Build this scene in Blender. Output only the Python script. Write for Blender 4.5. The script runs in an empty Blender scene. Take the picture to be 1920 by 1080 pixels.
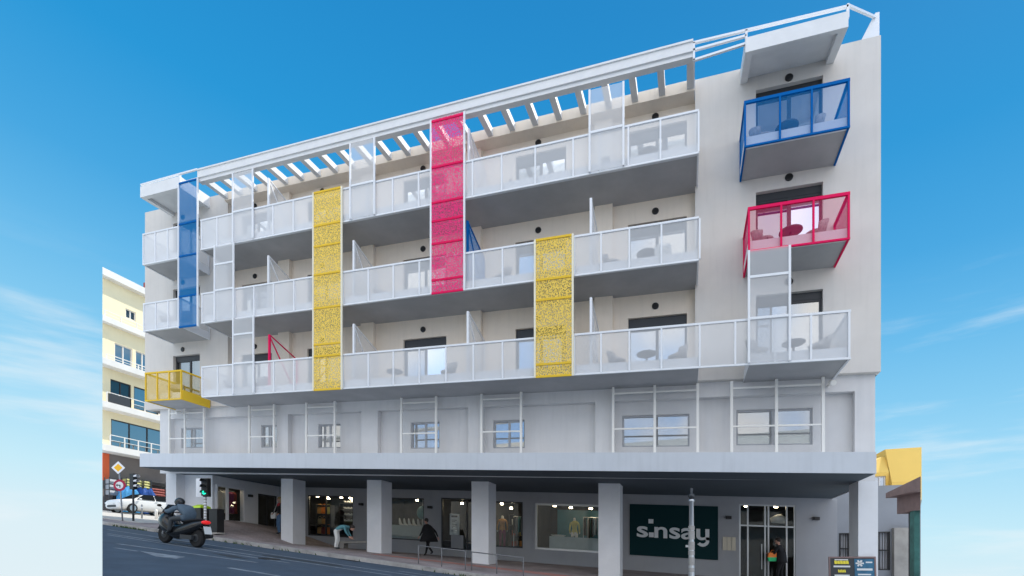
import bpy, bmesh, math, random
from mathutils import Vector, Matrix
R = math.radians
random.seed(11)
SC = bpy.context.scene
COL = SC.collection

# ------------------------------------------------------------------ camera
CAM_Y, CAM_Z = -15.67, 1.6
cd = bpy.data.cameras.new('camera'); cam = bpy.data.objects.new('camera', cd); COL.objects.link(cam)
cd.sensor_width = 36; cd.lens = 932 / 1920 * 36; cd.shift_y = (1045 - 540) / 1920
cd.clip_end = 3000; cd.clip_start = .05
cam.location = (0, CAM_Y, CAM_Z); cam.rotation_euler = (R(90), 0, R(19.55))
SC.camera = cam
# ------------------------------------------------------------------ sky, sun, exposure
SUN_EL, SUN_AZ = R(50), math.atan2(.5, .866)          # azimuth measured from +Y towards +X
w = bpy.data.worlds.new('World'); SC.world = w; w.use_nodes = True
nt = w.node_tree; nt.nodes.clear()
def N(t, **k):
    n = nt.nodes.new(t)
    for a, b in k.items(): setattr(n, a, b)
    return n
L = lambda a, b: nt.links.new(a, b)
tc = N('ShaderNodeTexCoord'); sx = N('ShaderNodeSeparateXYZ'); L(tc.outputs['Generated'], sx.inputs[0])
def dotn(v):
    n = N('ShaderNodeVectorMath', operation='DOT_PRODUCT'); L(tc.outputs['Generated'], n.inputs[0]); n.inputs[1].default_value = v; return n.outputs['Value']
def mth(op, a, b=None, c=None):
    n = N('ShaderNodeMath', operation=op)
    for i, q in enumerate((a, b, c)):
        if q is None: continue
        if isinstance(q, (int, float)): n.inputs[i].default_value = q
        else: L(q, n.inputs[i])
    return n.outputs[0]
el = mth('MULTIPLY_ADD', dotn((.9423, .3346, 0)), .085, sx.outputs['Z'])
el = mth('ADD', mth('MULTIPLY', el, .8), .1)
rp = N('ShaderNodeValToRGB'); L(el, rp.inputs[0])
def srgb(c): return tuple(((x / 255) / 12.92 if x / 255 <= .04045 else ((x / 255 + .055) / 1.055) ** 2.4) for x in c) + (1,)
stops = [(-.1, (228, 243, 249)), (.0, (222, 242, 250)), (.085, (200, 238, 252)), (.2, (163, 221, 250)), (.29, (134, 205, 244)), (.38, (106, 189, 238)), (.48, (72, 169, 228)),
         (.6, (41, 153, 218)), (.74, (34, 139, 206)), (1.0, (26, 118, 188))]
cr = rp.color_ramp
while len(cr.elements) < len(stops): cr.elements.new(.5)
for e_, (p, c) in zip(cr.elements, stops): e_.position = p * .8 + .1; e_.color = srgb(c)
# thin streaky clouds low in the sky
mp = N('ShaderNodeMapping'); mp.inputs['Scale'].default_value = (1.6, 1.6, 11); L(tc.outputs['Generated'], mp.inputs[0])
nz = N('ShaderNodeTexNoise'); nz.inputs['Scale'].default_value = 1.7; nz.inputs['Detail'].default_value = 7; nz.inputs['Roughness'].default_value = .55; L(mp.outputs[0], nz.inputs[0])
cl = N('ShaderNodeMapRange', interpolation_type='SMOOTHSTEP'); cl.inputs[1].default_value = .5; cl.inputs[2].default_value = .74; L(nz.outputs['Fac'], cl.inputs[0])
lo = N('ShaderNodeMapRange', interpolation_type='SMOOTHSTEP'); lo.inputs[1].default_value = .46; lo.inputs[2].default_value = .3; L(sx.outputs['Z'], lo.inputs[0])
cf = mth('MULTIPLY', mth('MULTIPLY', cl.outputs[0], lo.outputs[0]), .6)
mx = N('ShaderNodeMix', data_type='RGBA'); L(cf, mx.inputs['Factor']); L(rp.outputs[0], mx.inputs['A']); mx.inputs['B'].default_value = srgb((236, 247, 252))
# the physical sky, tinting the clear part
ns = N('ShaderNodeTexSky', sky_type='NISHITA', sun_disc=False, sun_elevation=SUN_EL, sun_rotation=SUN_AZ)
nb = N('ShaderNodeVectorMath', operation='SCALE'); nb.inputs['Scale'].default_value = .06; L(ns.outputs[0], nb.inputs[0])
m2 = N('ShaderNodeMix', data_type='RGBA'); m2.inputs['Factor'].default_value = .03; L(mx.outputs['Result'], m2.inputs['A']); L(nb.outputs[0], m2.inputs['B'])
# unseen half of the sky behind the camera: bright cloud added to light the facade
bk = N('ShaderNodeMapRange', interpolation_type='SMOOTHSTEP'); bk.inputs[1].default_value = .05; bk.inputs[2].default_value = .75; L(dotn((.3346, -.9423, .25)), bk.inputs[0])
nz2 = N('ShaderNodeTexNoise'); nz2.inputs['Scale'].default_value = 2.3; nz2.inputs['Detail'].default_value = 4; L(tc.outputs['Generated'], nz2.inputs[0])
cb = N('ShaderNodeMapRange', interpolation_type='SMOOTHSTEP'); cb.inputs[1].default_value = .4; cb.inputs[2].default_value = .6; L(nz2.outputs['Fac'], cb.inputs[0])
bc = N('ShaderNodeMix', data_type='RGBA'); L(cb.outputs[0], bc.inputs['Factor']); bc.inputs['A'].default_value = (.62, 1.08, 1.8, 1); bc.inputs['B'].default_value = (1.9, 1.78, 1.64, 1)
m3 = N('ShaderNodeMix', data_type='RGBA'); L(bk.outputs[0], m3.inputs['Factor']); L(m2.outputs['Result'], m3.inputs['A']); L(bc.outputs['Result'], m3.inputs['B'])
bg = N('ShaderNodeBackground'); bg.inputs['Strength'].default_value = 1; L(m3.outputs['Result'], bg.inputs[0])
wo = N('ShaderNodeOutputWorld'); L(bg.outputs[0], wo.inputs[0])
sl = bpy.data.lights.new('sun', 'SUN'); so = bpy.data.objects.new('sun', sl); COL.objects.link(so)
sl.energy = 4.8; sl.angle = R(.5); sl.color = (1, .95, .86)
sd = Vector((math.sin(SUN_AZ) * math.cos(SUN_EL), math.cos(SUN_AZ) * math.cos(SUN_EL), math.sin(SUN_EL)))
so.rotation_euler = sd.to_track_quat('Z', 'Y').to_euler(); so.location = sd * 60
SC.view_settings.view_transform = 'Standard'; SC.view_settings.look = 'None'; SC.view_settings.gamma = 1; SC.view_settings.exposure = 0
SC.render.engine = 'CYCLES'
cy = SC.cycles; cy.use_denoising = True; cy.max_bounces = 7; cy.diffuse_bounces = 3; cy.transparent_max_bounces = 24; cy.sample_clamp_indirect = 6
try: cy.denoiser = 'OPENIMAGEDENOISE'
except Exception: pass

# ------------------------------------------------------------------ materials
def material(name, col, rough=.6, metal=0, var=0, vscale=3, bump=0, bscale=40, emit=None, spec=None, streak=0):
    m = bpy.data.materials.new(name); m.use_nodes = True; t = m.node_tree; b = t.nodes['Principled BSDF']
    col = tuple(col) + (1,)
    b.inputs['Base Color'].default_value = col; b.inputs['Roughness'].default_value = rough; b.inputs['Metallic'].default_value = metal
    if spec is not None: b.inputs['Specular IOR Level'].default_value = spec
    m.diffuse_color = col
    if emit: b.inputs['Emission Color'].default_value = col; b.inputs['Emission Strength'].default_value = emit
    if var or bump or streak:
        g = t.nodes.new('ShaderNodeTexCoord')
    if var:
        n = t.nodes.new('ShaderNodeTexNoise'); n.inputs['Scale'].default_value = vscale; n.inputs['Detail'].default_value = 6; n.inputs['Roughness'].default_value = .62
        t.links.new(g.outputs['Object'], n.inputs[0])
        r = t.nodes.new('ShaderNodeValToRGB'); r.color_ramp.elements[0].position = .3; r.color_ramp.elements[1].position = .7
        r.color_ramp.elements[0].color = tuple(c * (1 - var) for c in col[:3]) + (1,); r.color_ramp.elements[1].color = tuple(min(1, c * (1 + var * .6)) for c in col[:3]) + (1,)
        t.links.new(n.outputs['Fac'], r.inputs[0]); last = r.outputs[0]
        if streak:     # faint rain streaks running down the paint
            mp = t.nodes.new('ShaderNodeMapping'); mp.inputs['Scale'].default_value = (2.2, 2.2, .16); t.links.new(g.outputs['Object'], mp.inputs[0])
            n2 = t.nodes.new('ShaderNodeTexNoise'); n2.inputs['Scale'].default_value = 3; n2.inputs['Detail'].default_value = 5; t.links.new(mp.outputs[0], n2.inputs[0])
            r2 = t.nodes.new('ShaderNodeMapRange'); r2.inputs[1].default_value = .5; r2.inputs[2].default_value = .75; r2.inputs[3].default_value = 0; r2.inputs[4].default_value = streak; t.links.new(n2.outputs['Fac'], r2.inputs[0])
            x = t.nodes.new('ShaderNodeMix'); x.data_type = 'RGBA'; t.links.new(r2.outputs[0], x.inputs['Factor']); t.links.new(last, x.inputs['A']); x.inputs['B'].default_value = tuple(c * .7 for c in col[:3]) + (1,)
            last = x.outputs['Result']
        t.links.new(last, b.inputs['Base Color'])
    if bump:
        n = t.nodes.new('ShaderNodeTexNoise'); n.inputs['Scale'].default_value = bscale; n.inputs['Detail'].default_value = 5; t.links.new(g.outputs['Object'], n.inputs[0])
        p = t.nodes.new('ShaderNodeBump'); p.inputs['Strength'].default_value = bump; p.inputs['Distance'].default_value = .02; t.links.new(n.outputs['Fac'], p.inputs['Height']); t.links.new(p.outputs[0], b.inputs['Normal'])
    return m
def mesh_screen(name, col, cover, cells=None, patch=0, graze=.45):
    """Perforated sheet: clear holes between painted metal; edge-on the fins close up, as on expanded metal."""
    m = bpy.data.materials.new(name); m.use_nodes = True; t = m.node_tree; b = t.nodes['Principled BSDF']
    b.inputs['Base Color'].default_value = tuple(col) + (1,); b.inputs['Roughness'].default_value = .6; b.inputs['Specular IOR Level'].default_value = .12; m.diffuse_color = tuple(col) + (1,)
    g = t.nodes.new('ShaderNodeTexCoord'); tr = t.nodes.new('ShaderNodeBsdfTransparent'); mxs = t.nodes.new('ShaderNodeMixShader')
    lw = t.nodes.new('ShaderNodeLayerWeight'); lw.inputs[0].default_value = .35
    fac = t.nodes.new('ShaderNodeMath'); fac.operation = 'MULTIPLY_ADD'; t.links.new(lw.outputs['Facing'], fac.inputs[0]); fac.inputs[1].default_value = graze; fac.inputs[2].default_value = cover
    out = fac.outputs[0]
    if cells:
        v = t.nodes.new('ShaderNodeTexVoronoi'); v.inputs['Scale'].default_value = cells; t.links.new(g.outputs['Object'], v.inputs['Vector'])
        r = t.nodes.new('ShaderNodeMapRange'); r.inputs[1].default_value = .15; r.inputs[2].default_value = .6; r.inputs[3].default_value = -.5; r.inputs[4].default_value = .45; t.links.new(v.outputs['Distance'], r.inputs[0])
        a = t.nodes.new('ShaderNodeMath'); a.operation = 'ADD'; a.use_clamp = True; t.links.new(out, a.inputs[0]); t.links.new(r.outputs[0], a.inputs[1]); out = a.outputs[0]
    t.links.new(out, mxs.inputs[0]); t.links.new(tr.outputs[0], mxs.inputs[1]); t.links.new(b.outputs[0], mxs.inputs[2])
    t.links.new(mxs.outputs[0], t.nodes['Material Output'].inputs[0])
    return m
def glass(name, tint=(.55, .62, .65), refl=.3, rough=.02, k=.5):
    m = bpy.data.materials.new(name); m.use_nodes = True; t = m.node_tree; t.nodes.remove(t.nodes['Principled BSDF'])
    tr = t.nodes.new('ShaderNodeBsdfTransparent'); tr.inputs[0].default_value = tuple(tint) + (1,)
    gl = t.nodes.new('ShaderNodeBsdfGlossy'); gl.inputs['Roughness'].default_value = rough; gl.inputs[0].default_value = (.9, .95, 1, 1)
    lw = t.nodes.new('ShaderNodeLayerWeight'); lw.inputs[0].default_value = .5
    f = t.nodes.new('ShaderNodeMath'); f.operation = 'MULTIPLY_ADD'; f.use_clamp = True; t.links.new(lw.outputs['Fresnel'], f.inputs[0]); f.inputs[1].default_value = k; f.inputs[2].default_value = refl
    mxs = t.nodes.new('ShaderNodeMixShader'); t.links.new(f.outputs[0], mxs.inputs[0]); t.links.new(tr.outputs[0], mxs.inputs[1]); t.links.new(gl.outputs[0], mxs.inputs[2])
    t.links.new(mxs.outputs[0], t.nodes['Material Output'].inputs[0]); m.diffuse_color = (.5, .6, .7, 1)
    return m
def brick_ground(name, a, b, mortar, scale):
    m = material(name, a, .85); t = m.node_tree; p = t.nodes['Principled BSDF']; g = t.nodes.new('ShaderNodeTexCoord')
    k = t.nodes.new('ShaderNodeTexBrick'); k.inputs['Color1'].default_value = tuple(a) + (1,); k.inputs['Color2'].default_value = tuple(b) + (1,); k.inputs['Mortar'].default_value = tuple(mortar) + (1,)
    k.inputs['Scale'].default_value = scale; k.inputs['Mortar Size'].default_value = .012; t.links.new(g.outputs['Object'], k.inputs[0])
    n = t.nodes.new('ShaderNodeTexNoise'); n.inputs['Scale'].default_value = .9; n.inputs['Detail'].default_value = 8; t.links.new(g.outputs['Object'], n.inputs[0])
    r = t.nodes.new('ShaderNodeMapRange'); r.inputs[1].default_value = .3; r.inputs[2].default_value = .7; r.inputs[3].default_value = .7; r.inputs[4].default_value = 1.2; t.links.new(n.outputs['Fac'], r.inputs[0])
    x = t.nodes.new('ShaderNodeVectorMath'); x.operation = 'SCALE'; t.links.new(k.outputs[0], x.inputs[0]); t.links.new(r.outputs[0], x.inputs['Scale']); t.links.new(x.outputs[0], p.inputs['Base Color'])
    return m
M = {}
M['wall_white'] = material('painted_render_white', (.68, .635, .585), .8, var=.06, vscale=.8, bump=.15, bscale=60, streak=.17)
M['wall_cream'] = material('painted_render_cream', (.86, .75, .63), .8, var=.05, vscale=.8, bump=.15, bscale=60, streak=.18)
M['wall_grey'] = material('painted_render_grey', (.70, .685, .68), .75, var=.07, vscale=.7, bump=.12, bscale=60, streak=.17)
M['band'] = material('painted_band', (.60, .625, .66), .7, var=.05, vscale=.9, bump=.1, bscale=50, streak=.22)
M['pillar'] = material('painted_pillar', (.74, .745, .76), .75, var=.07, vscale=1.2, bump=.12, bscale=50)
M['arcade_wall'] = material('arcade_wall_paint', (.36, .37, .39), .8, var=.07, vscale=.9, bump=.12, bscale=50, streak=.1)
M['soffit'] = material('soffit_paint', (.44, .43, .43), .85, var=.12, vscale=1)
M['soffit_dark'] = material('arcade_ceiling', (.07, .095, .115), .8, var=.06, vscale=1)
M['roof_white'] = material('roof_beam_paint', (.77, .765, .76), .6, var=.06, vscale=2)
M['white'] = material('white_metal', (.80, .81, .83), .4)
M['ivory'] = material('ivory_metal', (.84, .78, .60), .45)
M['cream_metal'] = material('cream_metal', (.88, .85, .80), .5)
M['yellow'] = material('yellow_metal', (.82, .53, .04), .6, spec=.2)
M['pink'] = material('pink_metal', (.80, .008, .10), .7, spec=.15)
M['blue'] = material('blue_metal', (.0, .115, .38), .8, spec=.1)
M['charcoal'] = material('charcoal_frame', (.035, .038, .043), .45)
M['black'] = material('black_plastic', (.012, .012, .013), .4)
M['black_cloth'] = material('black_cloth', (.012, .012, .014), .95, var=.3, vscale=8)
M['greyframe'] = material('grey_aluminium', (.30, .31, .33), .4, metal=.3)
M['rail_grey'] = material('weathered_rail', (.17, .17, .175), .6, var=.2, vscale=8)
M['alu'] = material('brushed_aluminium', (.55, .56, .57), .35, metal=.7)
M['mesh_white'] = mesh_screen('white_perforated_sheet', (.84, .845, .86), .41, graze=.6)
M['mesh_veil'] = mesh_screen('white_fine_mesh', (.74, .74, .75), .16, graze=.3)
M['mesh_part'] = mesh_screen('white_divider_mesh', (.82, .825, .84), .38, graze=.25)
M['mesh_yellow'] = mesh_screen('yellow_expanded_metal', (.92, .64, .12), .46, cells=22, graze=.3)
M['mesh_pink'] = mesh_screen('pink_perforated_sheet', (.90, .035, .20), .38, cells=24, graze=.3)
M['mesh_blue'] = mesh_screen('blue_perforated_sheet', (.0, .19, .48), .58, graze=.2)
M['mesh_blue_light'] = mesh_screen('blue_rail_mesh', (.0, .22, .60), .22, graze=.8)
M['mesh_pink_light'] = mesh_screen('pink_rail_mesh', (.80, .02, .16), .2, graze=.75)
M['mesh_yellow_light'] = mesh_screen('yellow_rail_mesh', (.78, .52, .06), .25, graze=.6)
M['glass'] = glass('window_glass', (.5, .55, .58), .34)
M['shop_glass'] = glass('shop_glass', (.86, .9, .9), .0, k=.3)
M['dull_glass'] = glass('dull_window_glass', (.42, .45, .46), .06, k=.35)
M['car_glass'] = glass('car_glass', (.25, .27, .28), .12)
M['curtain'] = material('net_curtain', (.62, .63, .66), .9, var=.08, vscale=6)
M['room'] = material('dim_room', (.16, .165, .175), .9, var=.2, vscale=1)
M['shop_dark'] = material('shop_interior', (.055, .058, .062), .85, var=.3, vscale=2)
M['shop_pale'] = material('shop_counter', (.45, .50, .49), .7, var=.1, vscale=3)
M['timber'] = material('shelf_timber', (.45, .36, .20), .6, var=.15, vscale=5)
M['sign_teal'] = material('sign_panel', (.008, .034, .038), .8, spec=.1)
M['sign_white'] = material('sign_letters', (.72, .74, .74), .5)
M['asphalt'] = material('asphalt', (.058, .085, .12), .85, var=.25, vscale=1.3, bump=.35, bscale=70)
M['paint_white'] = material('road_paint', (.25, .28, .31), .8, var=.5, vscale=4)
M['pave'] = brick_ground('paving_bricks', (.28, .225, .22), (.34, .29, .285), (.20, .18, .18), 2.6)
M['red_pave'] = brick_ground('red_paving', (.46, .16, .13), (.40, .20, .17), (.36, .30, .29), 3)
M['kerb'] = material('kerb_stone', (.40, .38, .36), .85, var=.35, vscale=2.5, bump=.3, bscale=25)
M['pale_road'] = material('pale_side_road', (.50, .47, .43), .9, var=.12, vscale=1)
M['grass'] = material('weeds', (.07, .12, .035), .8, var=.3, vscale=6)
M['yellow_wall'] = material('cream_yellow_render', (.95, .82, .54), .8, var=.05, vscale=.5, streak=.1)
M['yellow_house'] = material('strong_yellow_render', (.92, .60, .14), .8, var=.05, vscale=.6)
M['trim'] = material('white_trim', (.80, .77, .72), .75, var=.06, vscale=1)
M['brown'] = material('brown_cladding', (.20, .17, .16), .8, var=.15, vscale=.8)
M['orange'] = material('orange_cladding', (.75, .13, .04), .7)
M['roofbrown'] = material('brown_roof', (.22, .15, .14), .8, var=.2, vscale=2)
M['teal_mural'] = material('mural_teal', (.05, .17, .15), .8, var=.45, vscale=2.2)
M['concrete'] = material('old_concrete', (.36, .34, .31), .9, var=.25, vscale=1.5, bump=.3, bscale=20)
M['greyhouse'] = material('pale_grey_render', (.27, .285, .31), .85, var=.1, vscale=.8)
M['rattan'] = material('grey_rattan', (.46, .43, .41), .85, var=.3, vscale=20)
M['table'] = material('dark_table', (.10, .10, .105), .5)
M['car_dark'] = material('dark_car_window', (.012, .014, .016), .9, spec=.02)
M['carpaint'] = material('white_car_paint', (.75, .75, .74), .25)
M['tyre'] = material('tyre_rubber', (.014, .014, .015), .85)
M['rim'] = material('rim_alloy', (.45, .46, .48), .3, metal=.8)
M['scooter'] = material('black_gloss', (.013, .014, .016), .22)
M['lamp_red'] = material('red_lamp', (.75, .02, .02), .3, emit=.5)
M['lamp_green'] = material('green_signal', (.02, .85, .55), .4, emit=1.3)
M['lamp_warm'] = material('shop_lamp', (1, .80, .52), .4, emit=38)
M['head_lamp'] = material('lamp_lens', (.75, .78, .8), .15)
M['jacket'] = material('grey_blue_jacket', (.09, .13, .17), .85, var=.18, vscale=7)
M['jeans'] = material('blue_jeans', (.09, .17, .30), .9, var=.15, vscale=9)
M['grey_cloth'] = material('grey_cloth', (.23, .24, .26), .9, var=.1, vscale=9)
M['skin'] = material('skin', (.55, .31, .23), .55)
M['hair'] = material('dark_hair', (.03, .02, .016), .7)
M['fair_hair'] = material('blond_hair', (.42, .30, .13), .7)
M['red_cloth'] = material('red_cloth', (.45, .04, .05), .85)
M['white_cloth'] = material('white_cloth', (.72, .72, .70), .9, var=.08, vscale=5)
M['green_bag'] = material('green_bag', (.02, .55, .20), .6)
M['orange_bag'] = material('orange_bag', (.85, .22, .03), .6)
M['lime'] = material('lime_plastic', (.55, .80, .04), .5)
M['tan'] = material('tan_leather', (.62, .30, .09), .5, var=.25, vscale=9)
M['teal'] = material('teal_fabric', (.10, .28, .32), .8, var=.3, vscale=6)
M['poster'] = material('poster_paper', (.68, .69, .68), .6)
M['ink'] = material('dark_ink', (.04, .045, .05), .7)
M['brass'] = material('pale_brass_plate', (.55, .50, .40), .4, metal=.2)
M['sign_yellow'] = material('sign_yellow', (.88, .46, .01), .5)
M['sign_red'] = material('sign_red', (.36, .01, .045), .6)
M['plum'] = material('plum_fabric', (.26, .05, .12), .85, var=.3, vscale=6)
M['tarp_light'] = material('light_blue_tarp', (.07, .35, .68), .6, var=.35, vscale=3)
M['tarp_dark'] = material('deep_blue_tarp', (.01, .07, .30), .6, var=.15, vscale=3)
M['straw'] = material('pale_yellow_goods', (.60, .56, .20), .7, var=.2, vscale=6)
M['teal_win'] = material('teal_blind', (.03, .17, .22), .4, var=.2, vscale=3)
M['chalk_blue'] = material('board_blue', (.03, .14, .24), .6, var=.3, vscale=6)
M['chalk_yellow'] = material('board_yellow', (.80, .68, .05), .6)
M['stripe_red'] = material('brick_red_goods', (.30, .05, .04), .7, var=.4, vscale=8)

# ------------------------------------------------------------------ mesh building
K = .0643                        # the hotel's floors rise towards its left end
def sheared(x, y, z): return (x, y, z - K * x)
class MB:
    def __init__(s, sh=False): s.v = []; s.f = []; s.mi = []; s.cur = 0; s.sh = sh
    def add(s, vs, fs):
        o = len(s.v)
        s.v += [sheared(*p) if s.sh else tuple(p) for p in vs]
        for f in fs: s.f.append(tuple(i + o for i in f)); s.mi.append(s.cur)
        return s
    def box(s, x0, x1, y0, y1, z0, z1):
        return s.add([(x0, y0, z0), (x1, y0, z0), (x1, y1, z0), (x0, y1, z0), (x0, y0, z1), (x1, y0, z1), (x1, y1, z1), (x0, y1, z1)],
                     [(0, 3, 2, 1), (4, 5, 6, 7), (0, 1, 5, 4), (1, 2, 6, 5), (2, 3, 7, 6), (3, 0, 4, 7)])
    def quad(s, a, b, c, d): return s.add([a, b, c, d], [(0, 1, 2, 3)])
    def tube(s, p, q, r, n=8, r2=None):
        p, q = Vector(p), Vector(q); r2 = r if r2 is None else r2
        d = (q - p).normalized(); a = d.orthogonal().normalized(); b = d.cross(a)
        vs = []
        for c, rr in ((p, r), (q, r2)):
            for i in range(n): t = 2 * math.pi * i / n; vs.append(c + (a * math.cos(t) + b * math.sin(t)) * rr)
        fs = [(i, (i + 1) % n, n + (i + 1) % n, n + i) for i in range(n)] + [tuple(range(n))[::-1], tuple(range(n, 2 * n))]
        return s.add([tuple(v) for v in vs], fs)
    def bar(s, p, q, wd, ht=None):
        """square bar from p to q"""
        ht = ht or wd; p, q = Vector(p), Vector(q); d = (q - p).normalized()
        up = Vector((0, 0, 1)) if abs(d.z) < .95 else Vector((0, 1, 0))
        a = d.cross(up).normalized() * wd / 2; b = a.cross(d).normalized() * ht / 2
        vs = [tuple(c + a * i + b * j) for c in (p, q) for i, j in ((-1, -1), (1, -1), (1, 1), (-1, 1))]
        return s.add(vs, [(0, 1, 2, 3), (7, 6, 5, 4), (0, 4, 5, 1), (1, 5, 6, 2), (2, 6, 7, 3), (3, 7, 4, 0)])
    def prism(s, pts, z0, z1):
        n = len(pts)
        return s.add([(x, y, z0) for x, y in pts] + [(x, y, z1) for x, y in pts],
                     [tuple(range(n))[::-1], tuple(range(n, 2 * n))] + [(i, (i + 1) % n, n + (i + 1) % n, n + i) for i in range(n)])
    def lathe(s, prof, c=(0, 0, 0), n=16, axis='Z'):
        vs = []; cx, cy_, cz = c
        for r, h in prof:
            for i in range(n):
                t = 2 * math.pi * i / n; a, b = r * math.cos(t), r * math.sin(t)
                vs.append((cx + a, cy_ + b, cz + h) if axis == 'Z' else ((cx + a, cy_ + h, cz + b) if axis == 'Y' else (cx + h, cy_ + a, cz + b)))
        m = len(prof); fs = [(k * n + i, k * n + (i + 1) % n, (k + 1) * n + (i + 1) % n, (k + 1) * n + i) for k in range(m - 1) for i in range(n)]
        fs += [tuple(range(n))[::-1], tuple(range((m - 1) * n, m * n))]
        return s.add(vs, fs)
    def ball(s, c, rx, ry=None, rz=None, n=10, m=7):
        ry = rx if ry is None else ry; rz = rx if rz is None else rz
        vs = [(c[0], c[1], c[2] - rz)]
        for j in range(1, m):
            ph = math.pi * j / m - math.pi / 2
            for i in range(n): t = 2 * math.pi * i / n; vs.append((c[0] + rx * math.cos(ph) * math.cos(t), c[1] + ry * math.cos(ph) * math.sin(t), c[2] + rz * math.sin(ph)))
        vs.append((c[0], c[1], c[2] + rz)); e = len(vs) - 1
        fs = [(0, 1 + (i + 1) % n, 1 + i) for i in range(n)]
        for j in range(m - 2): fs += [(1 + j * n + i, 1 + j * n + (i + 1) % n, 1 + (j + 1) * n + (i + 1) % n, 1 + (j + 1) * n + i) for i in range(n)]
        fs += [(1 + (m - 2) * n + i, 1 + (m - 2) * n + (i + 1) % n, e) for i in range(n)]
        return s.add(vs, fs)
    def loft(s, rings, caps=True):
        n = len(rings[0]); vs = [p for r in rings for p in r]
        fs = [(k * n + i, k * n + (i + 1) % n, (k + 1) * n + (i + 1) % n, (k + 1) * n + i) for k in range(len(rings) - 1) for i in range(n)]
        if caps: fs += [tuple(range(n))[::-1], tuple(range((len(rings) - 1) * n, len(rings) * n))]
        return s.add(vs, fs)
    def wall(s, tf, a0, a1, b0, b1, holes, depth):
        """flat wall with rectangular openings and their reveals; tf(a, b, d) places it"""
        A = sorted({a0, a1} | {min(max(v, a0), a1) for h in holes for v in h[:2]}); B = sorted({b0, b1} | {min(max(v, b0), b1) for h in holes for v in h[2:]})
        for i in range(len(A) - 1):
            for j in range(len(B) - 1):
                ca, cb = (A[i] + A[i + 1]) / 2, (B[j] + B[j + 1]) / 2
                if any(h[0] < ca < h[1] and h[2] < cb < h[3] for h in holes): continue
                s.quad(tf(A[i], B[j], 0), tf(A[i + 1], B[j], 0), tf(A[i + 1], B[j + 1], 0), tf(A[i], B[j + 1], 0))
        for h in holes:
            x0, x1, z0, z1 = h
            for p, q in (((x0, z0), (x0, z1)), ((x0, z1), (x1, z1)), ((x1, z1), (x1, z0)), ((x1, z0), (x0, z0))):
                s.quad(tf(*p, 0), tf(*q, 0), tf(*q, depth), tf(*p, depth))
        return s
    def build(s, name, mats, parent=None, off=(0, 0, 0), smooth=False, sub=0):
        me = bpy.data.meshes.new(name); ox, oy, oz = off
        me.from_pydata([(x - ox, y - oy, z - oz) for x, y, z in s.v], [], s.f)
        for m in (mats if isinstance(mats, (list, tuple)) else [mats]): me.materials.append(M[m])
        if max(s.mi, default=0): me.polygons.foreach_set('material_index', s.mi)
        bm = bmesh.new(); bm.from_mesh(me); bmesh.ops.recalc_face_normals(bm, faces=bm.faces) ; bm.to_mesh(me); bm.free()
        if smooth: me.polygons.foreach_set('use_smooth', [True] * len(me.polygons))
        me.update()
        o = bpy.data.objects.new(name, me); COL.objects.link(o)
        if parent: o.parent = parent
        else: o.location = off
        if sub: k = o.modifiers.new('smooth', 'SUBSURF'); k.levels = sub; k.render_levels = sub
        return o
def tag(o, label, cat, group=None):
    o['label'] = label; o['category'] = cat
    if group: o['group'] = group
    return o
def thing(name, label, cat, loc, rz=0, group=None):
    o = bpy.data.objects.new(name, None); COL.objects.link(o); o.location = loc; o.rotation_euler = (0, 0, rz); o.empty_display_size = .2
    return tag(o, label, cat, group)
def structure(o, kind='structure'): o['kind'] = kind; return o
def dup(root, loc, rz, label):
    r = root.copy(); COL.objects.link(r); r.location = loc; r.rotation_euler = (0, 0, rz); r['label'] = label
    for ch in list(root.children):
        c = ch.copy(); COL.objects.link(c); c.parent = r
        for g in list(ch.children):
            d = g.copy(); COL.objects.link(d); d.parent = c
    return r

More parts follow.
